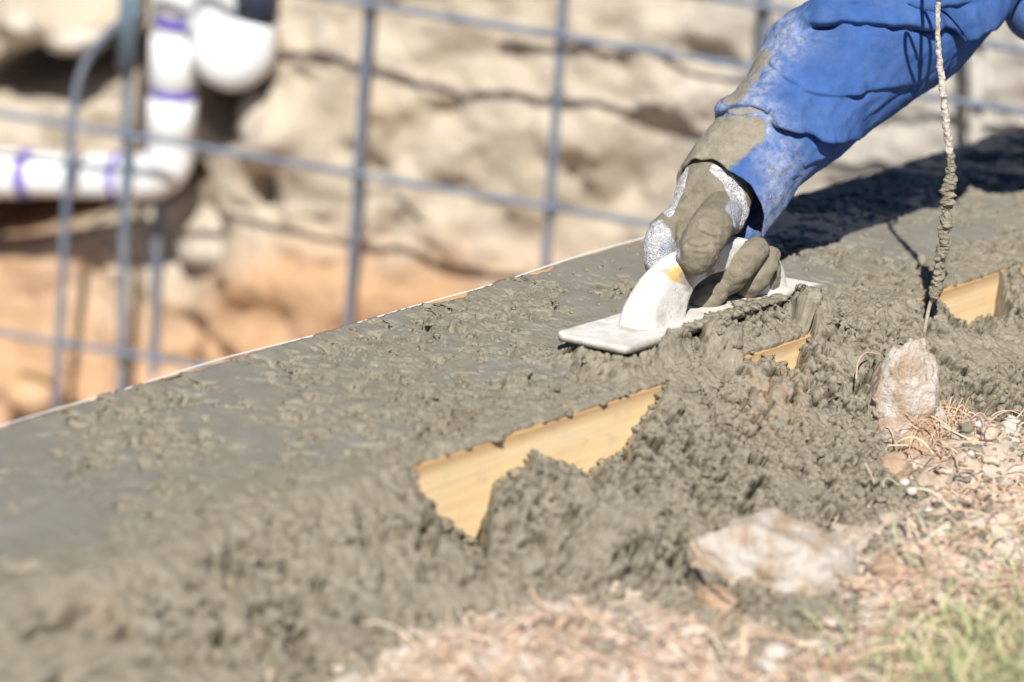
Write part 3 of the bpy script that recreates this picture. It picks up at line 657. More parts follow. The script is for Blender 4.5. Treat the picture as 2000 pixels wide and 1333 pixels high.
# handle: arched grip flaring into two feet, lofted between its upper and lower outline
tt = np.linspace(0, 1, 150)
upo = catmull([(-.115, -.002), (-.108, .016), (-.092, .036), (-.066, .053), (-.030, .063), (.020, .066), (.070, .064), (.105, .055), (.132, .038), (.146, .018), (.152, -.002)], 150)
loo = catmull([(-.040, -.002), (-.038, .006), (-.030, .018), (-.018, .028), (.000, .034), (.020, .036), (.050, .035), (.072, .029), (.084, .019), (.092, .008), (.094, -.002)], 150)
hwid = np.interp(tt, [0, .12, .3, .5, .7, .88, 1], [.0225, .0205, .0165, .0155, .0165, .0205, .0225]); ns = 40
ph = np.linspace(0, 2 * math.pi, ns, endpoint=False); sq = lambda v: np.sign(v) * np.abs(v) ** .36
V = []
for i in range(150):
    u, l = upo[i], loo[i]; c, e = (u + l) / 2, (u - l) / 2
    an = c[None] + sq(np.sin(ph))[:, None] * e[None]; bb = sq(np.cos(ph)) * hwid[i]
    V.append(fl(an[:, 0], bb, an[:, 1]))
V = np.array(V); nrm = grid_normals(V)
V = V + nrm * (.0007 * fbm3(V, 60, 4, 511) + .0004 * fbm3(V, 250, 2, 512))[..., None]
V = V.reshape(-1, 3); hx, hy = proj(V); Vh = V
m1 = np.exp(-(((hx - 1322) / 22) ** 2 + ((hy - 535) / 22) ** 2)) + np.exp(-(((hx - 1402) / 16) ** 2 + ((hy - 500) / 18) ** 2)); m1 = m1 + .5 * fbm3(V, 70, 3, 515) * (m1 > .12)
m2 = np.exp(-(((hx - 1345) / 18) ** 2 + ((hy - 548) / 34) ** 2)) + .8 * np.exp(-(((hx - 1302) / 10) ** 2 + ((hy - 528) / 30) ** 2)) + np.exp(-(((hx - 1392) / 20) ** 2 + ((hy - 535) / 14) ** 2)); m2 = m2 + .6 * fbm3(V, 90, 4, 517) * (m2 > .1)
me = mesh_np('handle', V, grid_faces(150, ns, True), {'bare': sstep(.5, .8, m1), 'mud': sstep(.5, .85, m2) * .9})
bm = bmesh.new(); bm.from_mesh(me); bmesh.ops.recalc_face_normals(bm, faces=bm.faces); bm.to_mesh(me); bm.free()
link('handle', me, M_float, flt)

# ------------------------------------------------------------------ the worker
def voxel_union(name, shells, voxel, smooth_it):
    """one continuous surface from overlapping closed shells"""
    bm = bmesh.new()
    for (c, r, ax) in shells:
        m4 = Matrix.Translation(Vector(c)) @ (Matrix.Diagonal((*r, 1)) if ax is None else (ax.to_4x4() @ Matrix.Diagonal((*r, 1))))
        bmesh.ops.create_icosphere(bm, subdivisions=3, radius=1.0, matrix=m4)
    me = bpy.data.meshes.new(name); bm.to_mesh(me); bm.free(); o = bpy.data.objects.new(name, me); COL.objects.link(o)
    md = o.modifiers.new('r', 'REMESH'); md.mode = 'VOXEL'; md.voxel_size = voxel
    sm = o.modifiers.new('s', 'SMOOTH'); sm.factor = .5; sm.iterations = smooth_it
    dg = bpy.context.evaluated_depsgraph_get(); me2 = bpy.data.meshes.new_from_object(o.evaluated_get(dg)); me2.name = name
    bpy.data.objects.remove(o); return me2
def chain(pts, k=1834.0, n=9):
    """pts: (x, y, radius px, depth) -> overlapping spheres along a smooth path"""
    C_ = catmull([(*px(x, y, d), r / k) for x, y, r, d in pts], (len(pts) - 1) * n + 1)
    return [(c[:3], (c[3],) * 3, None) for c in C_]
hand = []
hand += chain([(1475, 270, 56, 4.185), (1428, 318, 68, 4.158), (1396, 368, 70, 4.132), (1356, 422, 53, 4.118), (1330, 452, 44, 4.112)])     # wrist and back of hand
hand += chain([(1432, 378, 40, 4.125), (1424, 420, 36, 4.108), (1404, 440, 36, 4.09)])                                                       # heel of the palm
def hdep(x, y):
    m = np.hypot(hx - x, hy - y) < 10; return float(((Vh - CAM) @ fw)[m].min()) if m.any() else 4.06
td = min(hdep(1362, 494), hdep(1370, 478), hdep(1356, 505)); print('thumb depth', td, hdep(1434, 530), hdep(1400, 500), hdep(1460, 490))
hand += chain([(1410, 415, 42, 4.095), (1388, 446, 42, td + .008), (1373, 472, 40, td - .004), (1363, 490, 40, td - .010), (1357, 500, 37, td - .010)])      # thumb
hand += chain([(1345, 430, 44, 4.115), (1318, 446, 40, 4.10), (1296, 472, 37, 4.085), (1289, 505, 32, 4.08), (1290, 540, 27, 4.085)])        # index finger over the grip
hand += chain([(1290, 540, 27, 4.085), (1320, 572, 25, 4.085), (1352, 588, 25, 4.063), (1375, 590, 25, 4.052), (1398, 572, 24, 4.05)])       # ... and under it
hand += chain([(1370, 425, 44, 4.13), (1345, 455, 40, 4.14), (1330, 490, 32, 4.15), (1345, 540, 25, 4.135), (1378, 568, 25, 4.10), (1408, 556, 28, 4.068), (1434, 530, 31, 4.060), (1458, 506, 30, 4.066), (1478, 489, 27, 4.076)])   # middle finger
hand += chain([(1395, 420, 42, 4.14), (1385, 455, 36, 4.165), (1385, 500, 30, 4.17), (1410, 545, 24, 4.14), (1448, 562, 24, 4.10), (1474, 548, 26, 4.086), (1492, 522, 25, 4.09), (1502, 502, 22, 4.098)])     # ring finger
hand += chain([(1420, 410, 38, 4.14), (1425, 455, 30, 4.18), (1440, 505, 26, 4.175), (1470, 545, 22, 4.15), (1492, 556, 21, 4.125), (1506, 542, 20, 4.115), (1510, 522, 18, 4.118)])     # little finger
gm = voxel_union('glove', hand, .0016, 7)
nv = len(gm.vertices); V = np.empty(nv * 3, np.float32); gm.vertices.foreach_get('co', V); V = V.reshape(-1, 3).astype(float)
Nn = np.empty(nv * 3, np.float32); gm.vertices.foreach_get('normal', Nn); Nn = Nn.reshape(-1, 3).astype(float)
gx, gy_ = proj(V); dep = (V - CAM) @ fw
def seg_d(x, y, poly):
    """signed distance in px to a polyline (positive above it) and the position along it"""
    best = np.full(x.shape, 1e9); sg = np.zeros(x.shape); u_ = np.zeros(x.shape); K = np.asarray(poly, float); L = np.r_[0, np.cumsum(np.hypot(*np.diff(K, axis=0).T))]
    for i in range(len(K) - 1):
        a_, b_ = K[i], K[i + 1]; d_ = b_ - a_; t_ = np.clip(((x - a_[0]) * d_[0] + (y - a_[1]) * d_[1]) / (d_ @ d_), 0, 1)
        ex, ey = x - a_[0] - t_ * d_[0], y - a_[1] - t_ * d_[1]; dd = np.hypot(ex, ey); m = dd < best
        best = np.where(m, dd, best); sg = np.where(m, np.sign(d_[0] * ey - d_[1] * ex), sg); u_ = np.where(m, (L[i] + t_ * (L[i + 1] - L[i])) / L[-1], u_)
    return -best * sg, u_
facing = np.clip(-(Nn @ fw), 0, 1)
disp = .0020 * fbm3(V, 42, 4, 601) + .0011 * fbm3(V, 150, 4, 603) + .0010 * sstep(.15, .5, fbm3(V, 85, 3, 604))
for poly, amp_, wd in (([(1374, 432), (1392, 440), (1400, 452)], .0014, 3.), ([(1372, 444), (1394, 452)], .0011, 2.5), ([(1370, 456), (1396, 466)], .0013, 3.), ([(1345, 480), (1366, 486), (1384, 480)], .0010, 3.), ([(1350, 494), (1372, 496)], .0009, 2.5),
                       ([(1325, 505), (1322, 470), (1330, 440)], .0016, 4.), ([(1440, 508), (1452, 520), (1456, 532)], .0013, 3.), ([(1452, 494), (1466, 505)], .0009, 2.5), ([(1398, 560), (1410, 575)], .0012, 3.), ([(1404, 440), (1420, 452), (1438, 450)], .0012, 4.)):
    d_, u_ = seg_d(gx, gy_, poly); amp_ = amp_ * 1.7; wd = wd * 1.25
    disp = disp - amp_ * np.exp(-(d_ / wd) ** 2) * facing * (dep < 4.12) + .35 * amp_ * np.exp(-((np.abs(d_) - 2.3 * wd) / wd) ** 2) * facing * (dep < 4.12)
V = V + Nn * disp[:, None]; gm.vertices.foreach_set('co', V.astype(np.float32).ravel())
nz = fbm3(V, 45, 4, 605); nz2 = fbm3(V, 130, 3, 607)
e_idx = np.exp(-(((gx - 1283) / 38) ** 2 + ((gy_ - 480) / 62) ** 2)); e_heel = np.exp(-(((gx - 1440) / 26) ** 2 + ((gy_ - 400) / 60) ** 2)); e_rim = np.exp(-(seg_d(gx, gy_, [(1338, 330), (1326, 372), (1308, 414)])[0] / 9) ** 2); e_rim2 = np.exp(-(seg_d(gx, gy_, [(1395, 332), (1422, 352), (1442, 385), (1452, 425)])[0] / 13) ** 2)
notth = 1 - np.exp(-(((gx - 1364) / 44) ** 2 + ((gy_ - 492) / 52) ** 2)) * 1.0
knit = np.clip(sstep(.25, .75, (e_idx + .9 * e_rim + .95 * e_rim2 + .5 * e_heel) * (gy_ < 545) + .18 * nz + .16 * nz2), 0, 1)
inth = ((seg_d(gx, gy_, [(1395, 445), (1362, 498)])[0] ** 2) < 38 ** 2) & (dep < 4.085)
knit = np.where(inth, 0, knit)
blu = sstep(.45, .62, np.exp(-(((gx - 1305) / 24) ** 2 + ((gy_ - 492) / 36) ** 2)) + 1.0 * np.exp(-(((gx - 1432) / 20) ** 2 + ((gy_ - 420) / 34) ** 2)) + .15 * nz); blu = np.where(inth, 0, blu)
for nm, av in (('knit', knit), ('bluish', blu)):
    at = gm.attributes.new(nm, 'FLOAT', 'POINT'); at.data.foreach_set('value', av.astype(np.float32))

# body (mostly above and right of the frame), one continuous skinned figure
shR = px(2075, -235, 4.28); wr = px(1425, 345, 4.15); elb_ = (shR + wr) / 2 + np.array([.02, .03, .012])
up_ = np.array([0, 0, 1.0]); fac = np.array([-.78, -.62, 0]); lef = np.array([.62, -.78, 0])
chest = shR + lef * .19 + np.array([.10, .07, .01]); shL = shR + lef * .36 + np.array([.05, .03, .02]); pel = chest + np.array([.34, .16, -.12])
J = {'pel': pel, 'spine': (pel * .55 + chest * .45) + up_ * .05, 'chest': chest, 'neck': chest + fac * .10 + up_ * .10 + np.array([-.02, .03, 0]), 'head0': chest + fac * .19 + up_ * .17, 'head1': chest + fac * .23 + up_ * .27,
     'shR': shR, 'elR': elb_, 'wrR': wr, 'haR': px(1380, 410, 4.125), 'shL': shL, 'elL': shL + np.array([.12, -.10, -.24]), 'wrL': shL + np.array([.10, -.02, -.44]), 'haL': shL + np.array([.06, .0, -.50]),
     'hipR': pel + np.array([-.03, .11, -.04]), 'knR': np.array([pel[0] - .30, pel[1] + .02, GZ + .07]), 'anR': np.array([pel[0] + .10, pel[1] + .16, GZ + .05]), 'toR': np.array([pel[0] + .26, pel[1] + .18, GZ + .035]),
     'hipL': pel + np.array([.05, -.11, -.04]), 'knL': np.array([pel[0] - .18, pel[1] - .26, GZ + .07]), 'anL': np.array([pel[0] + .22, pel[1] - .16, GZ + .05]), 'toL': np.array([pel[0] + .38, pel[1] - .16, GZ + .035])}
RAD = {'pel': .135, 'spine': .125, 'chest': .13, 'neck': .055, 'head0': .085, 'head1': .09, 'shR': .06, 'elR': .04, 'wrR': .026, 'haR': .02, 'shL': .065, 'elL': .042, 'wrL': .028, 'haL': .03, 'hipR': .09, 'knR': .06, 'anR': .04, 'toR': .03, 'hipL': .09, 'knL': .06, 'anL': .04, 'toL': .03}
EDG = [('pel', 'spine'), ('spine', 'chest'), ('chest', 'neck'), ('neck', 'head0'), ('head0', 'head1'), ('chest', 'shR'), ('shR', 'elR'), ('elR', 'wrR'), ('wrR', 'haR'), ('chest', 'shL'), ('shL', 'elL'), ('elL', 'wrL'), ('wrL', 'haL'),
       ('pel', 'hipR'), ('hipR', 'knR'), ('knR', 'anR'), ('anR', 'toR'), ('pel', 'hipL'), ('hipL', 'knL'), ('knL', 'anL'), ('anL', 'toL')]
def limb_shells(edges, grow=1.0, n=12):
    out = []
    for a_, b_ in edges:
        for u in np.linspace(0, 1, n):
            r_ = (RAD[a_] * (1 - u) + RAD[b_] * u) * grow; out.append((J[a_] * (1 - u) + J[b_] * u, (r_,) * 3, None))
    return out
hd = J['head1']; face_d = fac * .8 - up_ * .55; face_d /= np.linalg.norm(face_d)
shells = limb_shells(EDG) + [(hd + face_d * .088, (.018, .018, .026), None), (hd + lef * .085, (.014, .02, .03), None), (hd - lef * .085, (.014, .02, .03), None), (hd + face_d * .06 - up_ * .075, (.05, .05, .045), None)]
for k_, ang_ in enumerate((-.05, -.02, .01, .04)):                      # fingers of the other hand on the knee
    shells += [(J['haL'] + np.array([ang_, -.01, 0]) + np.array([-.6, .1, -.5]) * u * (.09 - .01 * abs(k_ - 1.5)), (.009,) * 3, None) for u in np.linspace(0, 1, 9)]
bm_ = voxel_union('person', shells, .011, 5)
person = link('person', bm_, M_skin); tag(person, 'worker in a blue long-sleeved work shirt and cement-caked glove pressing the float', 'person')
link('glove', gm, M_glove, person)
tr = voxel_union('trousers', limb_shells([('pel', 'spine'), ('pel', 'hipR'), ('hipR', 'knR'), ('knR', 'anR'), ('pel', 'hipL'), ('hipL', 'knL'), ('knL', 'anL')], 1.08)[6:] + limb_shells([('pel', 'hipR'), ('pel', 'hipL')], 1.1), .011, 5); link('trousers', tr, M_trous, person)
for a_, b_ in (('anR', 'toR'), ('anL', 'toL')): link('work_boot', voxel_union('work_boot', limb_shells([(a_, b_)], 1.35), .011, 4), M_rubber, person)
hr = voxel_union('hair', [(hd - face_d * .02 + up_ * .022, (.096, .096, .09), None)], .008, 4); link('hair', hr, M_hair, person)
# shirt body: torso, other sleeve and the slack front that hangs into the picture
sh = limb_shells([('pel', 'spine'), ('spine', 'chest'), ('chest', 'shR'), ('chest', 'shL'), ('shL', 'elL')], 1.13)
sh += [(px(1985, -215, 4.275), (.075, .07, .07), None), (px(2030, -225, 4.28), (.08, .075, .075), None), (px(1940, -190, 4.27), (.062, .06, .06), None)]
sh += [(px(2018, 22, 4.30), (.034, .05, .036), None), (px(2042, 8, 4.30), (.045, .05, .036), None), (px(2060, -20, 4.31), (.055, .06, .06), None), (px(2075, -70, 4.32), (.07, .08, .085), None), (px(2110, -110, 4.34), (.09, .09, .09), None)]
sm_ = voxel_union('work_shirt', sh, .007, 4)
nvv = len(sm_.vertices); Vv = np.empty(nvv * 3, np.float32); sm_.vertices.foreach_get('co', Vv); Vv = Vv.reshape(-1, 3).astype(float); Nv = np.empty(nvv * 3, np.float32); sm_.vertices.foreach_get('normal', Nv); Nv = Nv.reshape(-1, 3)
Vv = Vv + Nv * (.006 * fbm3(Vv, 14, 3, 621))[:, None]; sm_.vertices.foreach_set('co', Vv.astype(np.float32).ravel())
for nm in ('cement', 'dust'):
    at = sm_.attributes.new(nm, 'FLOAT', 'POINT'); at.data.foreach_set('value', np.full(nvv, .0 if nm == 'cement' else .25, np.float32))
link('work_shirt', sm_, M_sleeve, person)

# the sleeve: rings between its two outlines, then pleats, seam and cuff
rings = [((1337, 324), (1478, 470), 4.122), ((1347, 303), (1524, 414), 4.135), ((1372, 270), (1560, 362), 4.145), ((1396, 240), (1598, 333), 4.155), ((1401, 210), (1648, 295), 4.165), ((1447, 166), (1712, 244), 4.18), ((1484, 98), (1790, 188), 4.20), ((1500, 66), (1850, 138), 4.213),
         ((1546, 58), (1905, 86), 4.228), ((1590, 2), (1950, 36), 4.24), ((1650, -80), (2000, -20), 4.255), ((1720, -170), (2050, -90), 4.268), ((1850, -300), (2100, -130), 4.28)]
NR, NS = 420, 240
Lp = catmull([r_[0] for r_ in rings], NR); Rp_ = catmull([r_[1] for r_ in rings], NR); dp = catmull([(r_[2], 0) for r_ in rings], NR)[:, 0]
Lw = np.array([px(*Lp[i], dp[i]) for i in range(NR)]); Rw = np.array([px(*Rp_[i], dp[i] + .004) for i in range(NR)])
cen = (Lw + Rw) / 2; e1 = (Rw - Lw) / 2; ax = np.gradient(cen, axis=0); ax /= np.linalg.norm(ax, axis=1, keepdims=True)
e2 = np.cross(e1, ax); e2 /= np.linalg.norm(e2, axis=1, keepdims=True); e2 *= -np.sign(e2 @ fw)[:, None]; e2 *= np.linalg.norm(e1, axis=1)[:, None] * .80
th = np.linspace(0, 2 * math.pi, NS, endpoint=False)
hemw = fbm2(np.cos(th) * 1.0 + 5, np.sin(th) * 1.0 + 5, 1.7, 3, 661)
V = cen[:, None] + np.cos(th)[None, :, None] * e1[:, None] + np.sin(th)[None, :, None] * e2[:, None]
hemk = np.exp(-(np.arange(NR) / 26.0))
V = V + (hemk[:, None] * .016 * np.clip(np.sin(th), -.6, 1)[None] + hemk[:, None] * .006 * hemw[None])[..., None] * ax[:, None]      # the hem dips towards the hand on the far side
def smoothN(V):
    du = np.gradient(V, axis=0); dv = np.roll(V, -1, 1) - np.roll(V, 1, 1); n_ = np.cross(dv, du); n_ /= np.linalg.norm(n_, axis=-1, keepdims=True) + 1e-12
    s_ = np.sign(np.sum(n_ * (V - cen[:, None]), -1, keepdims=True)); return n_ * s_
N_ = smoothN(V); X, Y = proj(V); front = np.clip(-(N_ @ fw) * 1.6, 0, 1)
along = V @ (wr - shR) / np.linalg.norm(wr - shR); Va = V - along[..., None] * (wr - shR) / np.linalg.norm(wr - shR) * .55
ds = .0055 * fbm3(Va, 13, 3, 631) + .0042 * (.3 - np.abs(fbm3(Va, 24, 3, 633))) + .0026 * (.25 - np.abs(fbm3(Va, 58, 2, 635))) + .0009 * fbm3(V, 110, 2, 634)
shift = np.zeros(V.shape)
imgdown = -UP
for poly, A_, wu, wl in (([(1572, 66), (1590, 44), (1640, 40), (1720, 44), (1800, 50), (1880, 48), (1935, 40), (1962, 18)], .0135, 42, 13),
                         ([(1398, 222), (1440, 206), (1470, 205), (1492, 214), (1500, 226)], .0085, 20, 14),
                         ([(1500, 236), (1540, 248), (1590, 258), (1640, 266), (1696, 268)], .0115, 30, 12),
                         ([(1555, 172), (1600, 184), (1640, 188), (1700, 176), (1790, 164), (1820, 150)], .0060, 34, 14),
                         ([(1565, 326), (1590, 312), (1620, 305), (1640, 296)], .0065, 18, 9),
                         ([(1500, 120), (1530, 150), (1570, 172)], .0050, 20, 12), ([(1515, 80), (1545, 74), (1560, 84)], .0045, 16, 10), ([(1545, 350), (1566, 340)], .004, 12, 7), ([(1418, 180), (1470, 170), (1530, 160)], .005, 20, 10), ([(1600, 10), (1700, 8), (1800, 14), (1930, -4)], .005, 30, 12)):
    d_, u_ = seg_d(X, Y, poly); endf = sstep(0, .10, u_) * sstep(1.0, .88, u_) if len(poly) != 8 else sstep(0, .08, u_)
    far_ = np.exp(-(np.clip(np.hypot(X - np.clip(X, min(p_[0] for p_ in poly), max(p_[0] for p_ in poly)), 0), 0, None) / 12) ** 2)
    k_ = endf * front * far_ * np.clip(.75 + 1.1 * fbm2(X, Y * 0 + A_ * 9000, .021, 2, 651), .4, 1.25)
    A_ = A_ * 1.15; sg_ = 1 / (1 + np.exp(-np.clip(d_ / 2.2, -30, 30)))
    ds = ds + k_ * (sg_ * A_ * np.exp(-(np.abs(d_) / wu) ** 1.5) - (1 - sg_) * .7 * A_ * np.exp(-(np.abs(d_) / wl) ** 1.5))
    shift = shift + (k_ * sg_ * np.exp(-(np.abs(d_) / (wu * .45)) ** 1.6) * A_ * .8)[..., None] * imgdown
for poly, A_, wd in (([(1512, 232), (1535, 262), (1552, 300), (1562, 340), (1566, 362)], .0011, 3.0), ([(1700, 230), (1760, 190), (1830, 140), (1900, 78)], .0012, 3.0)):     # seams
    d_, u_ = seg_d(X, Y, poly); ds = ds - A_ * np.exp(-(d_ / wd) ** 2) * front + .8 * A_ * np.exp(-((d_ - 7) / 5) ** 2) * front
V = V + N_ * ds[..., None] + shift
# cuff turned inwards, so the hem has thickness and the sleeve is hollow
inn = [cen[i] + (V[i] - cen[i]) * f_ + ax[i] * o_ for i, f_, o_ in ((0, .985, -.0012), (0, .955, -.0004), (4, .93, .0), (30, .90, 0), (70, .86, 0), (110, .8, 0))]
Vall = np.concatenate([np.array(inn)[::-1], V], 0); ni = len(inn)
X2, Y2 = proj(Vall); n1 = fbm3(Vall, 40, 5, 641); n2 = fbm3(Vall, 150, 4, 643)
nx, ny = .78, -.62                                                       # along the sleeve
cem = np.exp(-(np.clip(seg_d(X2, Y2, [(1345, 320), (1385, 290), (1420, 262), (1450, 245)])[0], -200, 200) / 62) ** 2)
gate = sstep(1585, 1435, X2 + .25 * (Y2 - 280)) * sstep(214, 240, Y2)
cement = sstep(.30, .80, cem * gate * 1.25 + .28 * n1 + .22 * n2)
cement = np.maximum(cement, sstep(.5, .75, np.exp(-(seg_d(X2, Y2, [(1430, 190), (1468, 150), (1486, 112)])[0] / 24) ** 2) + .45 * n1 + .3 * n2) * .6)
cement = np.maximum(cement, .75 * sstep(.55, .8, np.exp(-(((X2 - 1455) / 55) ** 2 + ((Y2 - 218) / 9) ** 2)) + .3 * n1))
dust = np.exp(-(seg_d(X2, Y2, [(1395, 215), (1440, 190), (1490, 120), (1505, 75), (1540, 70)])[0] / 42) ** 2) * 1.3 + 1.1 * np.exp(-(seg_d(X2, Y2, [(1470, 235), (1505, 270), (1530, 330), (1525, 380), (1505, 440)])[0] / 44) ** 2) + .9 * np.exp(-(seg_d(X2, Y2, [(1410, 210), (1470, 200), (1510, 215)])[0] / 14) ** 2) + .10
dust = np.clip(dust * (.9 + 1.0 * n1), 0, 1)
fleck = sstep(.46, .60, fbm3(Vall, 210, 3, 645) + .25 * n1) * np.clip(dust * 1.6, .25, 1)
cement = np.clip(np.maximum(cement, fleck * .8), 0, 1)
me = mesh_np('sleeve', Vall.reshape(-1, 3), grid_faces(NR + ni, NS, True), {'cement': cement.ravel(), 'dust': dust.ravel()})
bm = bmesh.new(); bm.from_mesh(me); bmesh.ops.recalc_face_normals(bm, faces=bm.faces); bm.to_mesh(me); bm.free()
link('sleeve', me, M_sleeve, person)

# ------------------------------------------------------------------ hanging cement-crusted wire
wpts = [(1850, -330), (1842, -200), (1837, -80), (1833, 0), (1831, 60), (1837, 130), (1847, 230), (1857, 330), (1850, 400), (1841, 480), (1829, 560), (1815, 600), (1803, 664), (1799, 690)]
base_w = onz(1803, 664, -.035)
wplane = np.array([0, 1.0, 0])
wp = [onplane(x, y, base_w, wplane) for x, y in wpts]
path = catmull(wp, 320)
wire = empty('hanging_wire', tuple(base_w)); tag(wire, 'thin wire hanging from above, caked with cement in its middle', 'wire')
tube_obj('wire', path, .0021, M_wire, wire, 8)
def crust(name, i0, i1, r0, amp_, seed, mat, seg=36, sub=4):
    p_ = catmull(path[i0:i1:6], (i1 - i0) * sub); n_ = len(p_)
    V_, F_ = tube_np(p_, np.full(n_, 1.0), seg, True); c_ = np.vstack([np.repeat(p_, seg, 0), p_[:1], p_[-1:]])
    dirn = V_ - c_; u = np.r_[np.repeat(np.linspace(0, 1, n_), seg), 0, 1]
    q_ = c_ + dirn * .004
    rr = r0(u) * (1 + amp_ * fbm3(q_, 90, 4, seed) + amp_ * .7 * fbm3(q_, 260, 3, seed + 5)); rr[-2:] = 0
    me_ = mesh_np(name, c_ + dirn * rr[:, None], F_); return link(name, me_, mat, wire)
iy = [proj(p_[None])[1][0] for p_ in path]; at_ = lambda yv: int(np.argmin(np.abs(np.array(iy) - yv)))
crust('cement_crust', at_(290), at_(592), lambda u: np.interp(u, [0, .12, .3, .45, .55, .7, .9, 1], [.0028, .0062, .0070, .0066, .0052, .0072, .0066, .0026]), .85, 651, M_crust, 40, 5)
crust('pale_crust', at_(-60), at_(335), lambda u: np.interp(u, [0, .4, .7, .9, 1], [.0023, .0024, .0031, .0034, .0026]), .9, 655, M_crustpale, 28, 5)
# slack loop at its top, just above the frame; it throws the looped shadow on the sleeve
lp = [(1832, -70), (1810, -120), (1806, -70), (1822, -28), (1842, -14), (1856, -40), (1862, -110), (1850, -180)]
tube_obj('wire_loop', catmull([onplane(x, y, base_w + np.array([0, -.01, 0]), wplane) for x, y in lp], 60), .0021, M_wire, wire, 8)

# ------------------------------------------------------------------ rocks, clods and pebbles in front
def spill_z(P):
    s, t = st(P); z, amp, *_ = height(np.array([s]), np.array([t])); return max(float(z[0]), float(ground_z(np.array([P[0]]), np.array([P[1]]))[0]))
r1 = empty('limestone_rock', tuple(onz(1772, 850, -.085))); tag(r1, 'upright pale wedge of crumbling limestone standing in the wet concrete', 'rock')
def put_rock(name, x, y, z, radii, seed, mat, parent=None, rot=(0, 0, 0), facets=.4, rough=.18, sub=4, taper=0.0):
    o = link(name, rock_mesh(name, radii, seed, facets, rough, sub, rot, taper), mat, None); o.location = onz(x, y, z)
    if parent is not None:
        o.parent = parent; o.matrix_parent_inverse = Matrix.Translation(parent.location).inverted()
    return o
put_rock('main_block', 1769, 775, -.036, (.043, .036, .068), 712, M_rockw, r1, (.05, .10, .5), .6, .20, 5, .36)
put_rock('lower_block', 1757, 850, -.068, (.030, .026, .022), 711, M_rockw, r1, (.15, .35, .3), .6, .22, 4)
put_rock('foot_lump', 1805, 860, -.070, (.030, .024, .018), 715, M_rockb, r1, (0, .2, .9), .5, .28, 4)
put_rock('side_flake', 1826, 812, -.058, (.012, .016, .034), 713, M_rockw, r1, (0, -.35, .2), .5, .2, 4)
o = put_rock('limestone_rock', 1520, 1112, -.082, (.090, .062, .050), 721, M_rockw, None, (.0, .12, .35), .5, .20, 5); tag(o, 'broad blurred pale rock half buried at the foot of the spilled concrete', 'rock')
for x, y, z, rad, lab in ((1745, 918, -.075, (.019, .018, .019), 'round brown dirt clod just below the upright limestone wedge'), (1790, 872, -.072, (.020, .017, .016), 'brown dirt clod tucked under the upright limestone wedge'), (1400, 1175, -.085, (.030, .022, .014), 'flat tan dirt clod at the near-left toe of the broad pale rock'),
                          (1880, 880, -.075, (.022, .018, .012), 'low pale dirt clod beside the upright limestone wedge, towards the picture edge'), (1745, 1120, -.08, (.030, .026, .018), 'brown dirt clod beside the broad pale rock, towards the grass')):
    o = put_rock('dirt_clod', x, y, z, rad, int(x), M_rockb, None, (0, .2, x), .3, .3, 4); tag(o, lab, 'dirt clod', 'dirt clods around the pale rocks')
M_peb = mat_simple('pale_pebble', [(.3, (.46, .41, .36)), (.7, (.60, .56, .52))], 60, .7, 150, .2, .001, .35)
for x, y, r_, lab in ((1497, 1272, .012, 'darker of two blurred white pebbles in the dry grass'), (1518, 1252, .013, 'brighter of two blurred white pebbles in the dry grass'), (1768, 938, .006, 'white pebble right beside the round brown dirt clod'), (1893, 922, .005, 'white pebble in the debris near the picture edge, below the wedge'), (1905, 895, .005, 'white pebble in the debris behind its neighbour, below the wedge'), (1782, 952, .006, 'white pebble lower of the pair beside the round clod')):
    P_ = onz(x, y, GZ + .015); P_[2] = spill_z(P_) + r_ * .4
    o = link('pebble', rock_mesh('pebble', (r_, r_ * .9, r_ * .75), int(x * 3 + y), .1, .08, 3), M_peb); o.location = P_; tag(o, lab, 'pebble', 'white pebbles in the debris')

# loose crumbs of concrete on the wall top and spill: far too many to count
rng = np.random.RandomState(5)
lib = []
for k in range(8):
    bm = bmesh.new(); bmesh.ops.create_icosphere(bm, subdivisions=2, radius=1.0); Vc = np.array([v.co[:] for v in bm.verts]); Fc = np.array([[v.index for v in f.verts] for f in bm.faces]); bm.free()
    Vc = Vc * (1 + 1.25 * fbm3(Vc, 2.1, 3, 800 + k))[:, None] * np.array([1, .85, .65]); lib.append((Vc, Fc))
VV, FF, off = [], [], 0
def scatter(G, count, rmin, rmax, edge):
    global off
    S_, T_, P_ = G; na_, nb_ = S_.shape; got = 0
    while got < count:
        i, j = rng.randint(2, na_ - 2), rng.randint(2, nb_ - 2); s_, t_ = S_[i, j], T_[i, j]
        if not (-.95 < s_ < .85): continue
        pr = rough_mask(np.array([s_]), np.array([t_]))[0]
        if rng.rand() > .12 + pr: continue
        p_ = P_[i, j]; v_ = p_ - FO
        if abs(v_ @ FA) < FL / 2 + .012 and abs(v_ @ FB) < FWD / 2 + .012: continue
        if t_ > -.01 and t_ < .03 and gap_depth(np.array([s_]))[0] > -.5: continue
        if t_ > 0 and t_ < .14 and gap_depth(np.array([s_ + t_]))[0] > -.5: continue
        r_ = rmin * (rmax / rmin) ** (rng.rand() ** 2.2); Vc, Fc = lib[rng.randint(8)]; a_ = rng.rand() * 6.3; R_ = np.array([[math.cos(a_), -math.sin(a_), 0], [math.sin(a_), math.cos(a_), 0], [0, 0, 1]])
        VV.append(Vc @ R_.T * r_ + p_ + np.array([0, 0, r_ * .05])); FF.append(Fc + off); off += len(Vc); got += 1
scatter(slab_g, 2400, .0009, .0040, True); scatter(spill_g, 2600, .0014, .0070, False)
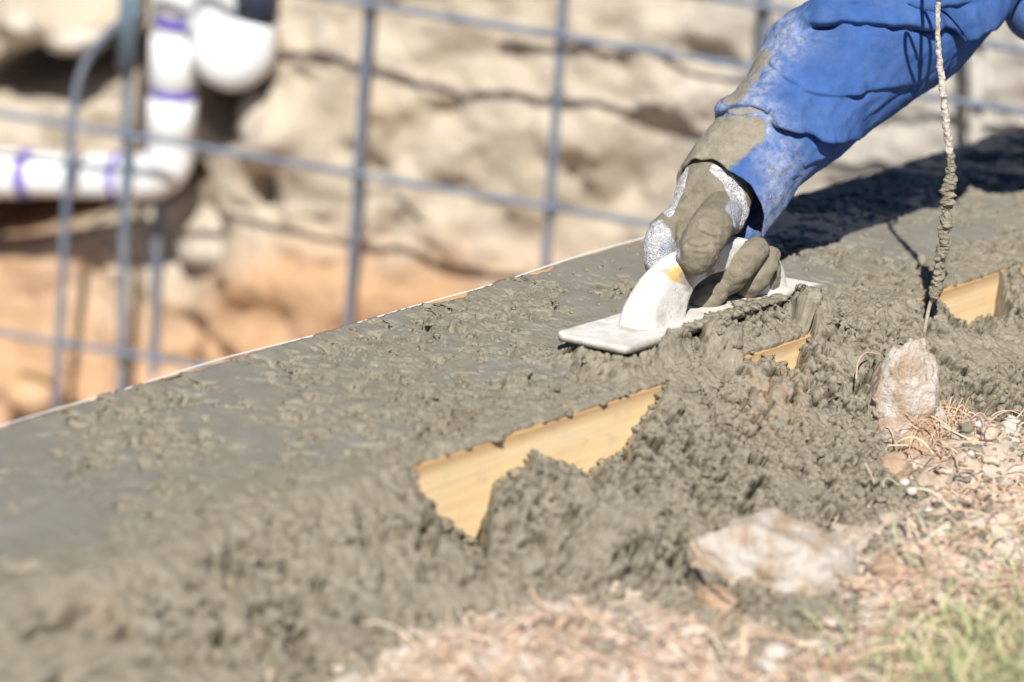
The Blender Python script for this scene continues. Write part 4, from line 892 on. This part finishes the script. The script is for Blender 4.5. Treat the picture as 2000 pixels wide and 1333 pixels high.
for i in range(150):                                        # mud riding up over the near edge of the float
    a_ = rng.uniform(-.075, .104); b_ = -FWD / 2 + abs(rng.normal(0, .006)) * (1.3 if a_ > -.02 else .5) - .002; r_ = .0022 * (3.4 ** (rng.rand() ** 1.5)); Vc, Fc = lib[rng.randint(8)]
    VV.append(Vc * r_ + FO + FA * a_ + FB * b_ + FN * r_ * .15); FF.append(Fc + off); off += len(Vc)
for i in range(900):                                        # bits thrown onto the dry dirt
    s_ = rng.uniform(-.6, .55); t_ = max(np.interp(s_, bs_[:, 0], bs_[:, 1]), .165) + abs(rng.normal(0, .06)); p_ = wst(np.array(s_), np.array(t_), np.array(0.)); p_[2] = ground_z(p_[:1], p_[1:2])[0]
    r_ = .0018 * (5 ** (rng.rand() ** 1.6)); Vc, Fc = lib[rng.randint(8)]; VV.append(Vc * r_ + p_); FF.append(Fc + off); off += len(Vc)
for gi, g_ in enumerate(GAPS):                              # ragged mud along the outlines of the bare patches of board
    seg = np.hypot(*np.diff(g_, axis=0).T); L = seg.sum(); cum = np.r_[0, np.cumsum(seg)]
    for i in range(int(L * (520 if gi == 0 else 300))):
        u_ = rng.uniform(0, L); s_ = np.interp(u_, cum, g_[:, 0]) + rng.normal(0, .0012); z_ = np.interp(u_, cum, g_[:, 1]) - .002 + rng.normal(0, .0022)
        r_ = (.0018 if gi == 0 else .0013) * (4.2 ** (rng.rand() ** 1.9)); Vc, Fc = lib[rng.randint(8)]; VV.append(Vc * r_ + wst(np.array(s_), np.array(.0015 + r_ * .35), np.array(z_ - r_ * .4))); FF.append(Fc + off); off += len(Vc)
    for i in range(int((g_[:, 0].max() - g_[:, 0].min()) * (30 if gi == 0 else 14))):
        s_ = rng.uniform(g_[:, 0].min(), g_[:, 0].max()); r_ = .0020 * (4.5 ** (rng.rand() ** 1.8)); Vc, Fc = lib[rng.randint(8)]
        VV.append(Vc * r_ + wst(np.array(s_), np.array(-.002 + r_ * .2), np.array(-.003 - r_ * .25))); FF.append(Fc + off); off += len(Vc)
V = np.vstack(VV); me = mesh_np('concrete_crumbs', V, np.vstack(FF), {'smooth': np.zeros(len(V)), 'brown': np.zeros(len(V))}); o = link('concrete_crumbs', me, M_conc); tag(o, 'loose crumbs of wet concrete scattered over the wall top and spill', None, None, 'stuff')

n_s = 1000; r_ = np.random.RandomState(77); VV, FF, off = [], [], 0
while len(VV) < n_s:
    x_, y_ = r_.uniform(500, 2060), r_.uniform(800, 1400); ey = np.interp(x_, [600, 690, 830, 1000, 1200, 1400, 1600, 1680, 1750, 1850, 1950, 2100], [1420, 1350, 1275, 1225, 1212, 1225, 1240, 1130, 1060, 960, 850, 830])
    if y_ < ey - 25 * r_.rand(): continue
    p_ = onz(x_, y_, GZ); p_[2] = ground_z(p_[:1], p_[1:2])[0]; rr = .0016 * (6.5 ** (r_.rand() ** 1.8)); Vc, Fc = lib[r_.randint(8)]
    VV.append(Vc * rr + p_); FF.append(Fc + off); off += len(Vc)
me = mesh_np('soil_crumbs', np.vstack(VV), np.vstack(FF)); o = link('soil_crumbs', me, M_rockw2); tag(o, 'loose pale crumbs of dry soil strewn over the dirt', None, None, 'stuff')
# ------------------------------------------------------------------ dry grass, green grass, straw, roots, twigs
def blades(name, P0, h, lean, width, cols, label, seed, curl=.5, seg=5):
    r_ = np.random.RandomState(seed); n_ = len(P0); az = r_.rand(n_) * 2 * math.pi
    d_ = np.c_[np.cos(az), np.sin(az), np.zeros(n_)]; sd_ = np.c_[-np.sin(az + r_.normal(0, .6, n_)), np.cos(az), np.zeros(n_)]
    u = np.linspace(0, 1, seg + 1); V_ = []
    for k in range(seg + 1):
        c_ = P0 + d_ * (h * lean * u[k] ** (1 + curl))[:, None] + np.c_[np.zeros((n_, 2)), h * u[k] * np.sqrt(np.clip(1 - (lean * u[k]) ** 2 * .6, .05, 1))]
        w_ = (width * (1 - u[k] ** 2 * .85) / 2)[:, None]; V_ += [c_ - sd_ * w_, c_ + sd_ * w_]
    V_ = np.stack(V_, 1); F_ = []
    for k in range(seg): F_.append([2 * k, 2 * k + 1, 2 * k + 3, 2 * k + 2])
    F_ = (np.array(F_)[None] + (np.arange(n_) * 2 * (seg + 1))[:, None, None]).reshape(-1, 4)
    c_ = np.repeat(cols, 2 * (seg + 1), 0)
    me_ = mesh_np(name, V_.reshape(-1, 3), F_, {'col': c_}); o_ = link(name, me_, M_leaf); tag(o_, label, None, None, 'stuff'); return o_
def pick(n_, zone, seed):
    """random ground points whose density follows zone(px, py)"""
    r_ = np.random.RandomState(seed); out = []
    while len(out) < n_:
        s_, t_ = r_.uniform(-.9, .8, 4000), r_.uniform(.03, .75, 4000); P_ = wst(s_, t_, np.full(4000, GZ)); X_, Y_ = proj(P_)
        k_ = r_.rand(4000) < zone(X_, Y_); out += list(P_[k_])
    P_ = np.array(out[:n_]); P_[:, 2] = ground_z(P_[:, 0], P_[:, 1]) - .003; return P_
def palette(n_, cs, seed):
    r_ = np.random.RandomState(seed); c_ = np.array(cs)[r_.randint(len(cs), size=n_)]; return np.clip(c_ * (.75 + .5 * r_.rand(n_, 1)), 0, .9)
edge_y = lambda X_: np.interp(X_, [600, 690, 830, 1000, 1200, 1400, 1600, 1680, 1750, 1850, 1950, 2100], [1420, 1350, 1275, 1225, 1212, 1225, 1240, 1150, 1090, 1040, 960, 900])
dryz = lambda X_, Y_: (Y_ > edge_y(X_)) * np.clip((Y_ - edge_y(X_)) / 60, .15, 1)
greenz = lambda X_, Y_: np.exp(-(((X_ - 2030) / 200) ** 2 + ((Y_ - 1340) / 112) ** 2))
STRAW = [(.70, .52, .36), (.62, .43, .30), (.74, .60, .46), (.66, .42, .34), (.54, .36, .24), (.78, .68, .55)]
n_ = 3800; P_ = pick(n_, dryz, 1); r_ = np.random.RandomState(11)
blades('dry_grass', P_, r_.uniform(.010, .034, n_), r_.uniform(.5, 2.6, n_), r_.uniform(.0012, .0034, n_), palette(n_, STRAW, 12), 'dry pinkish straw-coloured grass at the foot of the spill', 13)
n_ = 3600; P_ = pick(n_, greenz, 2); r_ = np.random.RandomState(21)
blades('green_grass', P_, r_.uniform(.014, .044, n_), r_.uniform(.4, 1.4, n_), r_.uniform(.0018, .0048, n_), palette(n_, [(.32, .36, .18), (.42, .45, .24), (.54, .52, .30), (.34, .36, .20), (.62, .53, .32), (.66, .55, .36), (.44, .48, .27)], 22), 'green and yellow grass growing in the corner nearest the camera', 23)
# straw lying about as thin bent strands
def strands(name, zone, n_, lmin, lmax, rad, cols, label, seed, lift=.006):
    r_ = np.random.RandomState(seed); P_ = pick(n_, zone, seed); c_ = palette(n_, cols, seed + 1); VV_, FF_, CC_ = [], [], []; o_ = 0
    for i in range(n_):
        L = r_.uniform(lmin, lmax); az = r_.rand() * 6.28; bend = r_.uniform(-1.4, 1.4); u = np.linspace(0, 1, 7); a_ = az + bend * u
        q_ = np.c_[np.cumsum(np.cos(a_)) * L / 7, np.cumsum(np.sin(a_)) * L / 7, lift * np.sin(u * 3.1) * r_.rand() * 2 + L * u * r_.uniform(-.05, .35)]
        q_ = q_ + P_[i] + np.array([0, 0, .004]); V_, F_ = tube_np(q_, rad * r_.uniform(.6, 1.3) * np.linspace(1, .6, 7), 4, False)
        VV_.append(V_); FF_.append(F_ + o_); CC_.append(np.repeat(c_[i:i + 1], len(V_), 0)); o_ += len(V_)
    me_ = mesh_np(name, np.vstack(VV_), np.vstack(FF_), {'col': np.vstack(CC_)}); o2 = link(name, me_, M_leaf); tag(o2, label, None, None, 'stuff')
strands('loose_straw', lambda X_, Y_: np.clip(dryz(X_, Y_) + .9 * np.exp(-(((X_ - 1880) / 130) ** 2 + ((Y_ - 960) / 90) ** 2)), 0, 1), 2400, .02, .075, .0010, STRAW, 'loose straw and fibres lying on the dry dirt', 31)
ROOT = [(.66, .48, .34), (.74, .60, .46), (.58, .40, .27)]
strands('dry_roots', lambda X_, Y_: np.exp(-(((X_ - 1820) / 50) ** 2 + ((Y_ - 885) / 40) ** 2)), 150, .02, .06, .0007, ROOT, 'fine dry roots trailing from the foot of the upright limestone wedge', 41, .014)
def twig(pts, r0, label, name='twig', cat='twig', mat=None):
    P_ = catmull([onz(x, y, z) for x, y, z in pts], 26); o = tube_obj(name, P_, np.linspace(r0, r0 * .5, 26) * (1 + .12 * np.sin(np.arange(26) * 1.9)), mat or M_wire2, None, 7); tag(o, label, cat, 'bits of twig and stalk in the debris')
M_wire2 = mat_simple('dry_twig', [(.3, (.42, .29, .20)), (.7, (.62, .47, .35))], 60, .85, 200, .6, .002, .2)
twig([(1350, 1060, -.035), (1370, 1092, -.042), (1420, 1125, -.038), (1478, 1150, -.055)], .0022, 'bent brown twig lying across the left side of the broad pale rock')
twig([(1672, 740, -.020), (1676, 708, -.012), (1690, 690, -.008), (1712, 692, -.012), (1728, 700, -.02)], .0011, 'thin looped root curling from the concrete left of the limestone wedge')
twig([(1036, 1152, -.045), (1052, 1178, -.055), (1068, 1210, -.075)], .0022, 'short pale stalk leaning on the spill edge')
twig([(1140, 1180, -.055), (1120, 1200, -.06), (1098, 1228, -.08)], .0022, 'short tan stalk lying at the spill edge, nearer the broad rock')
twig([(1690, 905, -.05), (1700, 925, -.057), (1708, 945, -.065)], .0012, 'small straw stub sticking from the concrete by the round clod')
print('verts', sum(len(o.data.vertices) for o in bpy.data.objects if o.type == 'MESH'), 'polys', sum(len(o.data.polygons) for o in bpy.data.objects if o.type == 'MESH'))
